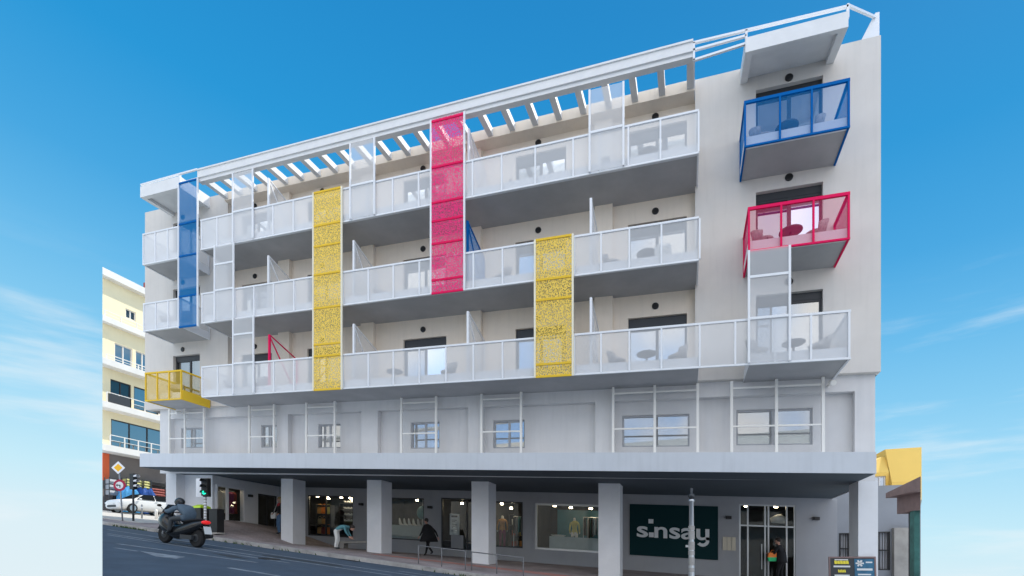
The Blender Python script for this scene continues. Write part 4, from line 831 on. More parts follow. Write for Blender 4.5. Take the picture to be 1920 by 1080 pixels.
# ------------------------------------------------------------------ people
def head_hands(mb, head, up, fwd, hr, skin_i, hands=()):
    """head with nose, eyes, mouth and ears, and hands with a palm, four fingers and a thumb"""
    mb.cur = skin_i; up, fwd = Vector(up).normalized(), Vector(fwd).normalized(); rt = fwd.cross(up); head = Vector(head)
    b = MB(); b.ball((0, 0, 0), hr * .76, hr * .92, hr * 1.15, 14, 10); b.ball((0, hr * .93, -hr * .1), hr * .13, hr * .16, hr * .22, 6, 5); b.ball((hr * .78, -hr * .02, -hr * .05), hr * .1, hr * .18, hr * .26, 6, 5); b.ball((-hr * .78, -hr * .02, -hr * .05), hr * .1, hr * .18, hr * .26, 6, 5)
    b.ball((0, hr * .5, -hr * .75), hr * .4, hr * .35, hr * .32, 8, 6)
    tfm = lambda p: tuple(head + rt * p[0] + fwd * p[1] + up * p[2])
    mb.add([tfm(p) for p in b.v], b.f); mb.cur = len_mats_dark(mb)
    e = MB(); e.ball((hr * .3, hr * .82, hr * .08), hr * .1, hr * .07, hr * .06, 6, 4); e.ball((-hr * .3, hr * .82, hr * .08), hr * .1, hr * .07, hr * .06, 6, 4); e.ball((0, hr * .86, -hr * .48), hr * .24, hr * .06, hr * .05, 6, 4)
    mb.add([tfm(p) for p in e.v], e.f); mb.cur = skin_i
    for w_, d, thumb in hands:
        w_, d, t = Vector(w_), Vector(d).normalized(), Vector(thumb).normalized(); nrm = d.cross(t).normalized()
        p = MB(); c = w_ + d * .045; k = [(d, .05), (t, .04), (nrm, .015)]
        p.ball((0, 0, 0), 1, 1, 1, 8, 6); mb.add([tuple(c + d * q[0] * .055 + t * q[1] * .042 + nrm * q[2] * .016) for q in p.v], p.f)
        for i, ln in enumerate((.068, .078, .072, .056)):
            o = c + d * .042 + t * (.027 - i * .018); m1 = o + d * ln * .55 - nrm * .004; m2 = m1 + (d * .75 - nrm * .65) * ln * .5; mb.tube(o, m1, .0095, 6, .0085); mb.tube(m1, m2, .0085, 6, .007)
        o = c - d * .015 + t * .036; m1 = o + (t * .8 + d * .6) * .032; mb.tube(o, m1, .011, 6, .0095); mb.tube(m1, m1 + (d * .95 + t * .25) * .03, .0095, 6, .008)
def len_mats_dark(mb): return mb.dark
def person(label, loc, rz, k, mats, zone, arms, legs, hair, lean=0, head_turn=0, hairlong=0, coat=None):
    """standing or walking figure; arms / legs give the elbow, wrist, knee and ankle points, right then left"""
    lz = lean; J = [((0, 0, .93), (.145, .11)), ((0, lz * .35, 1.12), (.135, .1)), ((0, lz * .75, 1.34), (.17, .11)), ((0, lz, 1.46), (.06, .06)), ((0, lz * 1.1, 1.53), (.05, .05))]
    E = [(0, 1), (1, 2), (2, 3), (3, 4)]
    for sgn, (elb, wri) in zip((1, -1), arms):
        i = len(J); J += [((sgn * .19, lz * .8, 1.38), (.065, .065)), (elb, (.05, .05)), (wri, (.032, .032))]; E += [(2, i), (i, i + 1), (i + 1, i + 2)]
    for sgn, (kn, an) in zip((1, -1), legs):
        i = len(J); J += [((sgn * .09, 0, .86), (.1, .1)), (kn, (.068, .068)), (an, (.045, .045)), ((an[0], an[1] + .13, max(.035, an[2] - .05)), (.04, .03))]; E += [(0, i), (i, i + 1), (i + 1, i + 2), (i + 2, i + 3)]
    me = skin_mesh(J, E, k)
    ex = MB(); ex.dark = len(mats) - 1
    hd = Vector((0, lz * 1.2 + .015, 1.62)) * k; fw = Vector((math.sin(head_turn), math.cos(head_turn), -.1))
    head_hands(ex, hd, (0, lz * .3, 1), fw, .105 * k, 0, [(Vector(w_) * k, (Vector(w_) - Vector(e_)), (-sgn * .25, 1, .1)) for sgn, (e_, w_) in zip((1, -1), arms)])
    if coat:    # open hem of the coat, part of the clothed body
        ex.cur = coat[0]; n = 14; z0, z1, r0, r1 = coat[1:]
        ex.loft([[(r * 1.25 * math.cos(2 * math.pi * i / n) * k, (r * .85 * math.sin(2 * math.pi * i / n) + lz * .3 * (z - .7)) * k, z * k) for i in range(n)] for z, r in ((z1, r1), ((z0 + z1) / 2, (r0 + r1) / 2), (z0, r0))])
    o = finish_body(me, 'person', mats, lambda p: zone(p / k), ex); o.location = loc; o.rotation_euler = (0, 0, rz); tag(o, label, 'person')
    h = MB(); h.ball((hd.x, hd.y - .018 * k, hd.z + .03 * k), .09 * k, .105 * k, .105 * k, 14, 9)
    if hairlong: h.loft([[(hd.x + a * k, hd.y + b * k, hd.z + z * k) for a, b in ((-.09, -.1), (.09, -.1), (.095, .0), (-.095, .0))] for z in (.04, -.08, -hairlong)])
    h.build('hair', hair, o, smooth=True); return o
# woman in black walking left past the shoe window
person('person in a loose black coat and black trousers walking past the shoe shop window', (-11.25, 4.6, pave_z(-11.25, 4.6)), R(75), 1.0, ['skin', 'black_cloth', 'black', 'ink'],
       lambda p: 2 if p.z < .12 else (1 if p.z < 1.47 else 0), [((.34, -.1, 1.12), (.42, -.16, .88)), ((-.34, .1, 1.12), (-.42, .18, .9))], [((.1, .2, .5), (.1, .3, .1)), ((-.1, -.02, .48), (-.1, -.32, .16))], 'hair', lean=.14, head_turn=.3, coat=(1, .66, 1.36, .4, .17))
# man before the entrance with a bright bag
MN = (3.3, 5.35, pave_z(3.3, 5.35))
person('person in black clothes with a pale headband before the glass entrance holding a bright bag', MN, R(62), 1.02, ['skin', 'black_cloth', 'black', 'ink'], lambda p: 2 if p.z < .12 else (1 if p.z < 1.47 else 0),
       [((.27, -.02, 1.12), (.3, .12, .93)), ((-.25, .16, 1.14), (-.16, .36, 1.16))], [((.1, .06, .5), (.1, .0, .08)), ((-.1, .1, .5), (-.1, .12, .08))], 'hair', lean=.1, head_turn=.1, coat=(1, .8, 1.2, .22, .18))
bg_ = thing('shopping_bag', 'orange and green shopping bag held by the person before the glass entrance', 'bag', (MN[0] - .31, MN[1] - .1, MN[2] + .88)); bg_.rotation_euler = (0, 0, R(10))
m = MB(); m.loft([[(a * q, b * q, z) for a, b in ((-.17, -.06), (.17, -.06), (.17, .06), (-.17, .06))] for z, q in ((0, .9), (.15, 1.05), (.32, .9))]); m.mi = [1 if (i % 3) else 0 for i in range(len(m.mi))]; m.build('bag_body', ['green_bag', 'orange_bag'], bg_)
h = MB(); p = [(math.cos(t) * .08, 0, .32 + math.sin(t) * .1) for t in [math.pi * i / 6 for i in range(7)]]
for a, b in zip(p, p[1:]): h.tube(a, b, .01, 5)
h.build('handle', 'orange_bag', bg_)
# woman leaning at the left shop door
PW = (-19.35, 3.95, pave_z(-19.35, 3.95))
person('person with fair hair in a dark jacket and blue jeans at the corner shop door', PW, R(160), 1.08, ['skin', 'black_cloth', 'jeans', 'red_cloth', 'ink'], lambda p: 4 if p.z < .1 else (2 if p.z < .92 else (3 if 1.3 < p.z < 1.47 and abs(p.x) < .09 else (1 if p.z < 1.47 else 0))),
       [((.26, .02, 1.12), (.2, .2, .98)), ((-.26, .0, 1.12), (-.22, .15, .95))], [((.1, .04, .5), (.1, -.01, .08)), ((-.1, .06, .5), (-.12, .04, .08))], 'fair_hair', hairlong=.16)
o = thing('shoulder_bag', 'white bag hanging at the side of the fair haired person', 'bag', (PW[0] - .33, PW[1] - .05, PW[2] + .8))
MB().loft([[(a * q, b * q, z) for a, b in ((-.14, -.06), (.14, -.06), (.14, .06), (-.14, .06))] for z, q in ((0, .9), (.14, 1.05), (.3, .8))]).build('bag_body', 'white_cloth', o)
MB().bar((0, 0, .3), (.2, 0, .72), .03, .012).build('strap', 'white_cloth', o)

# ------------------------------------------------------------------ scooter and its rider, driving uphill
sxp, syp = -15.9, -3.78
SM = Matrix.Translation((sxp, syp, road_z(sxp, syp) + .0)) @ Matrix.Rotation(R(180), 4, 'Z') @ Matrix.Rotation(-math.atan(.1175), 4, 'Y')
SCO = thing('scooter', 'large black motor scooter with a red tail light driving up the road', 'scooter', (0, 0, 0)); SCO.matrix_world = SM
def sring(x, wd, z0, z1): 
    zm, h = (z0 + z1) / 2, (z1 - z0) / 2
    return [(x, wd * math.cos(t), zm + h * math.sin(t)) for t in [2 * math.pi * (i + .5) / 10 for i in range(10)]]
m = MB(); m.loft([sring(*a) for a in ((-1.06, .05, .76, .86), (-.94, .15, .66, .92), (-.7, .22, .48, .92), (-.4, .26, .3, .84), (-.05, .26, .18, .76), (.2, .26, .15, .7), (.4, .3, .2, .9), (.56, .33, .28, 1.05), (.74, .29, .34, 1.08), (.95, .18, .5, .98), (1.06, .06, .62, .84))]); m.build('scooter_body', 'scooter', SCO, smooth=True, sub=1)
m = MB(); m.loft([sring(*a) for a in ((-.95, .1, .9, .96), (-.7, .18, .84, .97), (-.35, .2, .76, .88), (0, .15, .72, .82))]); m.build('saddle', 'black_cloth', SCO, smooth=True, sub=1)
for x in (-.72, .74):
    wl = MB().lathe([(.17, -.075), (.27, -.08), (.305, -.04), (.305, .04), (.27, .08), (.17, .075)], (x, 0, .305), 24, 'Y').build('wheel', 'tyre', SCO)
    MB().lathe([(.05, -.085), (.18, -.07), (.18, .07), (.05, .085)], (x, 0, .305), 10, 'Y').build('rim', 'charcoal', wl)
m = MB()
for y in (.11, -.11): m.tube((.74, y, .305), (.56, y, .85), .03, 8)
m.build('front_fork', 'greyframe', SCO)
m = MB(); m.loft([[(x, y, z) for y in (-.1, .1) for dz in ((0, .03) if y < 0 else (.03, 0)) for x, z in [(xx, zz_ + dz)]] for xx, zz_ in ((.42, .45), (.56, .6), (.74, .66), (.92, .58), (1.02, .44))]); m.build('front_fender', 'scooter', SCO, smooth=True)
m = MB(); m.loft([[(xx, -.09, zz_), (xx, .09, zz_), (xx, .09, zz_ + .03), (xx, -.09, zz_ + .03)] for xx, zz_ in ((-.75, .7), (-1.0, .62), (-1.15, .42), (-1.18, .36))]); m.build('rear_fender', 'black', SCO)
m = MB(); m.tube((.48, -.34, 1.06), (.48, .34, 1.06), .02, 8); m.tube((.48, -.36, 1.06), (.46, -.24, 1.06), .026, 8); m.tube((.48, .36, 1.06), (.46, .24, 1.06), .026, 8); m.tube((.48, 0, 1.06), (.6, 0, .9), .04, 8); m.build('handlebar', 'black', SCO)
for s_ in (1, -1):
    m = MB(); m.tube((.52, s_ * .28, 1.07), (.62, s_ * .36, 1.22), .01, 6); m.ball((.63, s_ * .38, 1.24), .03, .08, .045); m.build('mirror', 'black', SCO, smooth=True)
m = MB(); m.add([(.78, -.2, 1.0), (.78, .2, 1.0), (.55, .16, 1.3), (.55, -.16, 1.3), (.76, -.2, 1.0), (.76, .2, 1.0), (.53, .16, 1.3), (.53, -.16, 1.3)], [(0, 1, 2, 3), (4, 5, 6, 7), (0, 1, 5, 4), (1, 2, 6, 5), (2, 3, 7, 6), (3, 0, 4, 7)]); m.build('windshield', 'car_glass', SCO)
MB().ball((-1.04, 0, .85), .07, .17, .065).build('tail_light', 'lamp_red', SCO, smooth=True)
m = MB(); m.add([(-1.1, -.13, .72), (-1.1, .13, .72), (-1.2, .13, .48), (-1.2, -.13, .48), (-1.09, -.13, .72), (-1.09, .13, .72), (-1.19, .13, .48), (-1.19, -.13, .48)], [(0, 1, 2, 3), (4, 5, 6, 7), (0, 1, 5, 4), (1, 2, 6, 5), (2, 3, 7, 6), (3, 0, 4, 7)])
m.build('number_plate', 'poster', SCO)
m = MB(); m.tube((-.35, -.24, .28), (-1.0, -.26, .42), .06, 12, .085); m.build('exhaust', 'charcoal', SCO, smooth=True)
m = MB(); m.bar((-.2, .17, .3), (-.72, .17, .32), .1, .14); m.build('engine_case', 'charcoal', SCO)
MB().ball((.98, 0, .8), .06, .13, .07).build('headlight', 'head_lamp', SCO, smooth=True)
J = [((-.32, 0, .95), (.19, .17)), ((-.24, 0, 1.14), (.21, .19)), ((-.02, 0, 1.23), (.23, .18)), ((.12, 0, 1.29), (.1, .1)), ((.19, 0, 1.33), (.06, .06))]
Ed = [(0, 1), (1, 2), (2, 3), (3, 4)]
for s_ in (1, -1):
    i = len(J); J += [((.03, s_ * .23, 1.24), (.1, .1)), ((.2, s_ * .37, 1.07), (.085, .085)), ((.44, s_ * .31, 1.08), (.045, .045))]; Ed += [(2, i), (i, i + 1), (i + 1, i + 2)]
    i = len(J); J += [((-.24, s_ * .14, .92), (.12, .12)), ((.16, s_ * .3, .84), (.09, .09)), ((.18, s_ * .3, .42), (.06, .06)), ((.32, s_ * .3, .36), (.045, .035))]; Ed += [(0, i), (i, i + 1), (i + 1, i + 2), (i + 2, i + 3)]
ex = MB(); ex.dark = 3; head_hands(ex, (.22, 0, 1.38), (-.12, 0, 1), (1, 0, -.1), .105, 0, [((.44, s_ * .31, 1.08), (.6, 0, -.5), (0, -s_, .2)) for s_ in (1, -1)])
RID = finish_body(skin_mesh(J, Ed, 1), 'person', ['skin', 'jacket', 'ink', 'black'], lambda p: (3 if p.z < .45 else (2 if p.z < .95 and p.x > -.2 else 1)) if p.z < 1.35 else 0, ex)
RID.matrix_world = SM; tag(RID, 'person in a grey blue jacket and dark helmet leaning forward on the scooter', 'person')
m = MB(); m.ball((.22, 0, 1.41), .165, .14, .155, 16, 10); hm = m.build('helmet', 'scooter', RID, smooth=True); MB().ball((.27, 0, 1.4), .13, .13, .06, 14, 8).build('visor', 'charcoal', hm, smooth=True)

# ------------------------------------------------------------------ street furniture
def post(name, label, cat, x, y, zf=None): return thing(name, label, cat, (x, y, (zf or pave_z)(x, y)))
T = post('traffic_light', 'traffic light with a lit green lamp on a worn white pole behind the scooter', 'traffic light', -19.7, .15)
h = 2.1
MB().tube((0, 0, -.1), (0, 0, h + .25), .055, 12).build('pole', 'white', T, smooth=True)
m = MB()
for i in range(11): z = .3 + i * .12; m.lathe([(.057, 0), (.062, .02), (.062, .05), (.057, .07)], (random.uniform(-.004, .004), 0, z), 10)
m.build('pole_stickers', 'kerb', T)
for nm, dx, dy, rz, lit in (('signal_head', .16, -.12, R(18), 2), ('signal_head', -.24, .02, R(200), None)):
    m = MB(); m.box(-.13, .13, -.08, .1, 0, .74); hd = m.build(nm, 'black', T); hd.location = (dx, dy, h - .42); hd.rotation_euler = (0, 0, rz)
    for i in range(3):
        z = .62 - i * .245; MB().lathe([(.085, -.02), (.085, .0)], (0, -.082, z), 14, 'Y').build('lens', 'lamp_green' if lit == i else 'ink', hd)
        v = MB(); v.loft([[(math.cos(t) * .1, y, z + math.sin(t) * .1) for t in [R(-10) + R(200) * k / 8 for k in range(9)]] for y in (-.08, -.24)], caps=False); v.build('visor', 'black', hd)
    MB().box(-.17, .17, .1, .12, -.03, .77).build('backing_board', 'white' if lit is None else 'black', hd)
B = post('waste_bin', 'tall black waste bin with a lime green lid behind the rider', 'waste bin', -21.0, 1.0)
m = MB(); m.loft([[(-.24, -.22, 0), (.24, -.22, 0), (.24, .22, 0), (-.24, .22, 0)], [(-.27, -.25, 1.05), (.27, -.25, 1.05), (.27, .25, 1.05), (-.27, .25, 1.05)]]); m.build('bin_body', 'black', B)
MB().loft([[(-.29, -.27, 1.05), (.29, -.27, 1.05), (.29, .27, 1.05), (-.29, .27, 1.05)], [(-.26, -.24, 1.14), (.26, -.24, 1.14), (.26, .24, 1.14), (-.26, .24, 1.14)], [(-.1, -.1, 1.22), (.1, -.1, 1.22), (.1, .1, 1.22), (-.1, .1, 1.22)]]).build('bin_lid', 'lime', B)
B2 = post('utility_cabinet', 'plain black cabinet right of the traffic light pole', 'cabinet', -20.0, .95)
MB().box(-.24, .24, -.18, .18, .08, 1.1).build('cabinet_body', 'black', B2); MB().box(-.27, .27, -.2, .2, 0, .08).build('plinth', 'concrete', B2); MB().box(-.26, .26, -.2, .2, 1.1, 1.13).build('cabinet_cap', 'black', B2)
# priority road sign with a prohibition disc below, on a leaning pole
sx_, sy_ = -26.6, 1.2
PS = post('sign_pole', 'leaning pole with a yellow diamond above a red ringed disc near the white car', 'road sign', sx_, sy_); top = Vector((-.2, -.05, 2.75))
MB().tube((0, 0, -.1), tuple(top), .035, 10).build('pole', 'greyframe', PS, smooth=True)
def plate(name, mat, pts, d, c, parent, yaw=R(25)):
    m = MB(); n = len(pts); cs, sn = math.cos(yaw), math.sin(yaw)
    f = lambda a, b, e: (c[0] + a * cs + e * sn, c[1] + a * sn - e * cs, c[2] + b)
    m.add([f(a, b, d) for a, b in pts] + [f(a, b, d - .012) for a, b in pts], [tuple(range(n)), tuple(range(n, 2 * n))[::-1]] + [(i, n + i, n + (i + 1) % n, (i + 1) % n) for i in range(n)]); return m.build(name, mat, parent)
c1 = top * .985; c1 = (c1.x, c1.y, c1.z - .05)
dm = lambda r: [(0, -r), (r, 0), (0, r), (-r, 0)]; disc = lambda r: [(r * math.cos(2 * math.pi * i / 24), r * math.sin(2 * math.pi * i / 24)) for i in range(24)]
a = plate('sign_plate', 'white', dm(.32), .06, c1, PS); plate('sign_face', 'sign_yellow', dm(.2), .068, c1, a)
c2 = (top.x * .62, top.y * .62, 1.78)
a = plate('sign_plate', 'sign_red', disc(.29), .06, c2, PS); plate('sign_face', 'poster', disc(.18), .068, c2, a); plate('sign_symbol', 'ink', [(-.09, -.02), (.0, -.02), (.0, -.12), (.05, -.12), (.05, .03), (-.09, .03), (-.09, .08), (-.17, .005), (-.09, -.07)], .075, c2, a)
T2 = post('traffic_light', 'dark traffic light seen from behind beside the leaning sign pole', 'traffic light', -26.9, 1.9)
MB().tube((0, 0, -.1), (0, 0, 2.4), .05, 10).build('pole', 'charcoal', T2, smooth=True); hd = MB().box(-.14, .14, -.1, .1, 1.65, 2.45).build('signal_head', 'black', T2)
for i in range(3): MB().loft([[(.14 + y, math.cos(t) * .1, 1.8 + i * .25 + math.sin(t) * .1) for t in [R(-10) + R(200) * k / 8 for k in range(9)]] for y in (0, .22)], caps=False).build('visor', 'white', hd)
def bollard(label, x, y, mat, r, hgt):
    o = post('bollard', label, 'bollard', x, y, lambda a, b: kerb_z(a) + .03); o['group'] = 'bollards before the white car'
    MB().lathe([(r, -.1), (r, hgt - .05), (r * .7, hgt)], n=12).build('post', mat, o, smooth=True); MB().lathe([(r * 1.06, hgt * .72), (r * 1.06, hgt * .82)], n=12).build('reflective_band', 'white', o)
bollard('thin grey bollard before the door of the white car', -30.6, 4.8, 'greyframe', .045, .85); bollard('short cream bollard before the rear door of the white car', -31.4, 6.2, 'cream_metal', .08, .6)
def guard(label, pts):
    o = thing('guard_rail', label, 'railing', (pts[0][0], pts[0][1], pave_z(*pts[0]))); off = tuple(o.location); o['group'] = 'guard rails at the kerb'
    for x, y in pts: z = pave_z(x, y); MB().tube((x, y, z - .05), (x, y, z + .66), .02, 8).build('post', 'rail_grey', o, off, smooth=True)
    a, b = pts[0], pts[-1]
    MB().tube((a[0] - .02, a[1], pave_z(*a) + .65), (b[0] + .02, b[1], pave_z(*b) + .65), .02, 8).build('top_rail', 'rail_grey', o, off, smooth=True)
guard('low grey guard rail at the kerb left of the third pillar', [(-9.15, .05), (-8.22, .05), (-7.3, .05)]); guard('low grey guard rail at the kerb before the third pillar', [(-7.08, .1), (-6.15, .1), (-5.2, .1)])
SP = post('street_pole', 'slim stained grey street pole with a small finial before the dark teal sign', 'pole', .08, -.3)
zt = 3.62 - SP.location.z
MB().lathe([(.1, -.1), (.09, .5), (.075, zt * .5), (.062, zt - .42), (.085, zt - .4), (.085, zt - .34), (.05, zt - .33)], n=14).build('shaft', 'alu', SP, smooth=True)
MB().lathe([(.05, zt - .33), (.1, zt - .25), (.1, zt - .2), (.04, zt - .17), (.05, zt - .03), (.02, zt)], n=14).build('finial', 'charcoal', SP, smooth=True)
m = MB()
for i in range(9): m.lathe([(.088, 0), (.09, .02), (.088, .12)], (0, 0, .9 + i * .15 + random.uniform(-.03, .03)), 12)
m.build('stickers', 'kerb', SP)
MB().box(-.16, -.05, -.03, .03, zt * .48, zt * .5).build('bracket', 'alu', SP)
# A-board at the right pillar
AB = post('sandwich_board', 'black sandwich board with yellow and white writing standing before the right end pillar', 'sandwich board', 4.55, 1.4); AB.rotation_euler = (R(-6), 0, R(-2)); hb = 1.58 - AB.location.z
MB().box(-.56, .56, 0, .04, .08, hb).build('board', 'ink', AB)
m = MB(); m.box(-.59, .59, -.02, .05, hb, hb + .05); m.box(-.59, -.55, -.02, .05, 0, hb); m.box(.55, .59, -.02, .05, 0, hb); m.build('frame', 'roofbrown', AB)
MB().box(.06, .545, -.012, -.002, .35, hb - .02).build('blue_picture', 'chalk_blue', AB)
for a, b, c, d in ((-.45, -.08, .17, .07), (-.36, -.16, .42, .34), (-.38, -.14, .66, .6)):
    m = MB(); n = 5
    for i in range(n): x0 = a + (b - a) * i / n; m.loft([[(x0 + .01, -.012, hb - c), (x0 + (b - a) / n + .004, -.012, hb - c), (x0 + (b - a) / n + .004, -.002, hb - c), (x0 + .01, -.002, hb - c)], [(x0, -.012, hb - d - .012 * (i % 2)), (x0 + (b - a) / n - .012, -.012, hb - d), (x0 + (b - a) / n - .012, -.002, hb - d), (x0, -.002, hb - d - .012 * (i % 2))]])
    m.build('yellow_lettering', 'chalk_yellow', AB)
for a, b, c, d in ((-.44, -.1, .06, .03), (-.47, -.05, .27, .22), (-.45, -.07, .54, .49), (.12, .5, .36, .3), (.14, .46, .5, .46), (.34, .5, .14, .1)): MB().box(a, b, -.02, -.0125, hb - c, hb - d).build('white_lettering', 'poster', AB)
m = MB()
for i in range(6):
    t = math.pi * i / 3; m.bar((.19 + .0 * math.cos(t), -.016, hb - .15 + .0 * math.sin(t)), (.19 + .1 * math.cos(t), -.016, hb - .15 + .1 * math.sin(t)), .02, .045)
m.build('flower_emblem', 'poster', AB)
MB().box(-.5, .5, .3, .34, .0, hb - .1).build('back_leg', 'ink', AB)
# person bending over at the handbag window
J = [((0, 0, .86), (.13, .12)), ((.03, .2, .98), (.14, .13)), ((.0, .42, 1.0), (.15, .13)), ((0, .54, .98), (.06, .06)), ((0, .6, .95), (.05, .05))]; Ed = [(0, 1), (1, 2), (2, 3), (3, 4)]
BA = []
for s_ in (1, -1):
    i = len(J); J += [((s_ * .18, .4, .98), (.06, .06)), ((s_ * .2, .48, .74), (.048, .048)), ((s_ * .14, .6, .56), (.03, .03))]; Ed += [(2, i), (i, i + 1), (i + 1, i + 2)]; BA.append((Vector(J[-1][0]), Vector((-.06 * s_, .12, -.18)), (-s_ * .3, .8, .3)))
    i = len(J); J += [((s_ * .09, 0, .8), (.1, .1)), ((s_ * .1, .06, .46), (.075, .075)), ((s_ * .1, -.02, .08), (.05, .05)), ((s_ * .1, .12, .04), (.04, .03))]; Ed += [(0, i), (i, i + 1), (i + 1, i + 2), (i + 2, i + 3)]
ex = MB(); ex.dark = 3; head_hands(ex, (0, .7, .93), (0, .55, .83), (0, .8, -.6), .1, 0, BA)
o = finish_body(skin_mesh(J, Ed, 1), 'person', ['skin', 'teal', 'grey_cloth', 'ink', 'white_cloth'], lambda p: 3 if p.z < .1 else (4 if p.z < .86 and p.y < .3 and abs(p.x) < .25 else 1), ex)
bx_, by_ = -14.4, 2.1; o.location = (bx_, by_, pave_z(bx_, by_)); o.rotation_euler = (0, 0, R(-70)); tag(o, 'person in a teal top and pale trousers bending forward before the handbag shop window', 'person')
h = MB(); h.ball((0, .69, .97), .1, .12, .1, 14, 9); h.build('hair', 'hair', o, smooth=True)
bz = pave_z(-15.2, 4.6); BN = thing('bench', 'low pale concrete bench below the handbag shop window', 'bench', (-15.2, 4.6, bz)); MB().box(-1.0, 1.0, -.2, .2, .3, .4).build('seat', 'concrete', BN)
for x in (-.75, .75): MB().box(x - .1, x + .1, -.17, .17, -.1, .3).build('leg', 'concrete', BN)

# ------------------------------------------------------------------ buildings across the main street: they face the hotel and show in its panes
for x0, x1, hgt, mt, lab in ((-62, -12, 13.5, 'wall_cream', 'long cream building across the main street, mirrored in the lower window panes'), (-11.4, 14, 12.5, 'trim', 'pale building across the main street, mirrored in the panes nearest the right end')):
    zb_ = kerb_z(x0) ; o = thing('street_building', lab, 'building', ((x0 + x1) / 2, -36, zb_)); off = tuple(o.location)
    hs = [(x, x + 1.6, z, z + 1.7) for x in [x0 + 1.2 + 3.3 * i for i in range(int((x1 - x0 - 2) / 3.3))] for z in (zb_ + 4, zb_ + 7.1, zb_ + 10.2) if z + 2 < hgt + 1]
    m = MB().wall(lambda a, b, d: (a, -34 - d, b), x0, x1, -2, hgt + 1.2, hs, .2); m.box(x0, x1, -44, -34.5, hgt, hgt + .3); m.quad((x0, -34, -2), (x0, -44, -2), (x0, -44, hgt + 1.2), (x0, -34, hgt + 1.2)); m.quad((x1, -34, -2), (x1, -44, -2), (x1, -44, hgt + 1.2), (x1, -34, hgt + 1.2)); m.build('wall', mt, o, off)
    for a, b, c, d in hs: MB().box(a, b, -34.22, -34.18, c, d).build('window', 'charcoal', o, off)
    for z in (zb_ + 3.6, zb_ + 6.7, zb_ + 9.8): MB().box(x0 + .6, x1 - .6, -33.98, -33, z - .2, z).build('balcony', 'trim', o, off)
# ------------------------------------------------------------------ buildings beyond the right end
o = thing('grey_house', 'low pale grey building with barred openings beyond the right end pillar', 'building', (7.5, 12, .6)); off = tuple(o.location)
m = MB().wall(lambda a, b, d: (a, 12 + d, b), 5.4, 10.0, 0, 4.95, [(6.78, 7.25, 1.2, 2.76), (8.34, 8.84, 1.0, 2.8)], .2); m.add([(5.4, 12, 0), (10.0, 12, 0), (11.2, 15.3, 0), (5.4, 15.3, 0), (5.4, 12, 4.95), (10.0, 12, 4.95), (11.2, 15.3, 4.95), (5.4, 15.3, 4.95)], [(4, 5, 6, 7), (1, 2, 6, 5), (2, 3, 7, 6), (3, 0, 4, 7)]); m.build('wall', 'greyhouse', o, off)
MB().box(8.9, 9.55, 11.7, 11.99, 0, 2.95).build('wall_buttress', 'concrete', o, off)
for a, b, z0, z1 in ((6.78, 7.25, 1.2, 2.76), (8.34, 8.84, 1.0, 2.8)):
    m = MB()
    for q in ((a, a + .06, z0, z1), (b - .06, b, z0, z1)): m.box(q[0], q[1], 12.0, 12.08, q[2], q[3])
    for z in (z0, (z0 + z1) / 2, z1 - .06): m.box(a + .06, b - .06, 12.0, 12.08, z, z + .06)
    for k in range(1, 5): x = a + (b - a) * k / 5; m.box(x - .012, x + .012, 12.02, 12.05, z0, z1)
    g = m.build('barred_gate', 'black', o, off); MB().quad((a, 12.18, z0), (b, 12.18, z0), (b, 12.18, z1), (a, 12.18, z1)).build('gate_panel', 'curtain', g, off)
o = thing('yellow_house', 'bright yellow house with a sloping upper wall rising behind the brown roof', 'building', (10, 16, 3)); off = tuple(o.location)
m = MB(); e = (11.49, 16); e2 = (13.6, 22)
m.add([(10.19, 16, 4.6), (e[0], e[1], 4.6), (e[0], e[1], 5.6), (10.19, 16, 5.6), (10.3, 17.3, 7.6), (e[0] + .47, 17.3, 7.6), (10.3, 22, 7.6), (e2[0], 22, 7.6), (10.3, 22, 4.6), (e2[0], 22, 4.6)], [(0, 1, 2, 3), (3, 2, 5, 4), (4, 5, 7, 6), (0, 3, 4, 6, 8), (1, 9, 7, 5, 2), (8, 6, 7, 9)]); m.build('upper_wall', 'yellow_house', o, off)
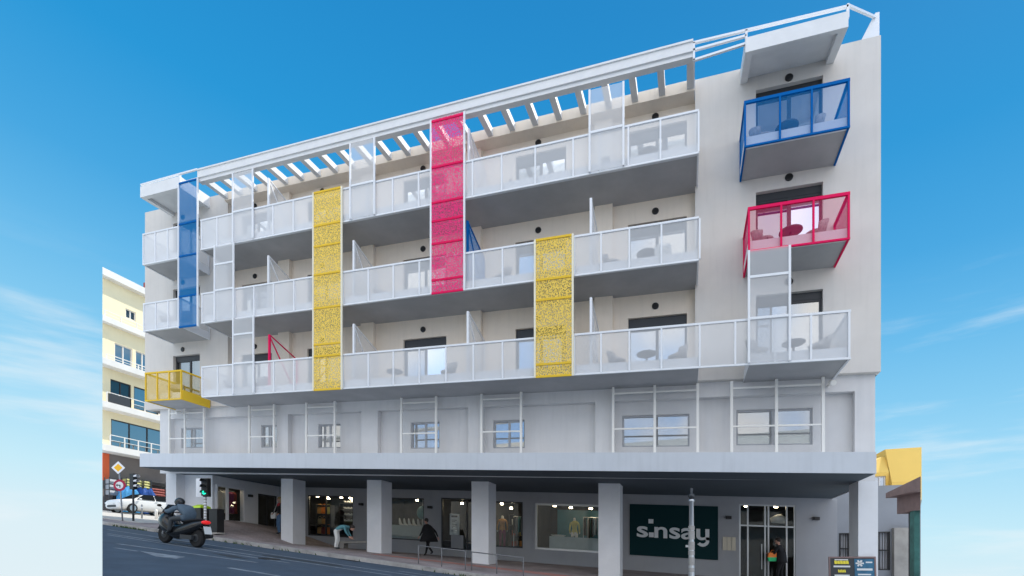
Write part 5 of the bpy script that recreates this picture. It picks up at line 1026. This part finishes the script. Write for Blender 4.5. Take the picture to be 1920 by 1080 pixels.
m = MB(); m.wall(lambda a, b, d: (a, 16.4 + d, b), 8.2, 10.19, 3.0, 6.2, [(9.5, 10.05, 5.32, 6.0)], .15); m.add([(8.2, 16.4, 6.2), (10.19, 16.4, 6.2), (10.3, 17.4, 7.25), (8.2, 17.4, 6.6), (8.2, 22, 6.6), (10.3, 22, 7.25)], [(0, 1, 2, 3), (3, 2, 5, 4)]); m.build('lower_wall', 'yellow_house', o, off)
m = MB(); m.box(9.5, 9.56, 16.48, 16.54, 5.32, 6.0); m.box(9.99, 10.05, 16.48, 16.54, 5.32, 6.0); m.box(9.75, 9.81, 16.47, 16.55, 5.32, 6.0); m.box(9.56, 9.99, 16.49, 16.53, 5.94, 6.0); w_ = m.build('window', 'white', o, off); MB().quad((9.5, 16.53, 5.32), (10.05, 16.53, 5.32), (10.05, 16.53, 6), (9.5, 16.53, 6)).build('pane', 'glass', w_, off); MB().quad((9.5, 16.56, 5.32), (10.05, 16.56, 5.32), (10.05, 16.56, 6), (9.5, 16.56, 6)).build('blind', 'curtain', w_, off)
o = thing('kiosk', 'low building with a brown overhanging roof and a teal painted column at the right edge', 'building', (8, 7, .3)); off = tuple(o.location)
m = MB(); P3 = [(7.6, 5.35), (8.8, 8.66), (7.6, 8.6)]; n = 3
m.add([(x, y, 4.02 + (8.6 - y) * -.02) for x, y in P3] + [(x, y, 4.42 - (y - 5.3) * .06) for x, y in P3], [(0, 1, 2), (5, 4, 3), (0, 3, 4, 1), (1, 4, 5, 2), (2, 5, 3, 0)]); m.build('roof', 'roofbrown', o, off)
MB().prism([(7.95, 6.35), (8.74, 8.52), (7.95, 8.5)], 3.35, 4.04).build('fascia_beam', 'roofbrown', o, off)
MB().prism([(8.12, 6.85), (8.3, 7.35), (8.1, 7.6), (8.0, 7.4), (7.98, 6.95)], -.2, 3.36).build('column', 'teal_mural', o, off)
MB().prism([(8.4, 7.66), (8.68, 8.4), (8.3, 8.4), (8.2, 8.0)], -.2, 3.36).build('wall', 'shop_dark', o, off)
m = MB(); m.ball((8.05, 6.75, 1.0), .02); 
o = thing('rubbish_bag', 'small crumpled blue rubbish bag at the foot of the teal column', 'rubbish bag', (7.9, 6.55, pave_z(7.9, 6.55))); MB().ball((0, 0, .12), .22, .18, .16, 9, 6).build('bag_body', 'tarp_light', o)
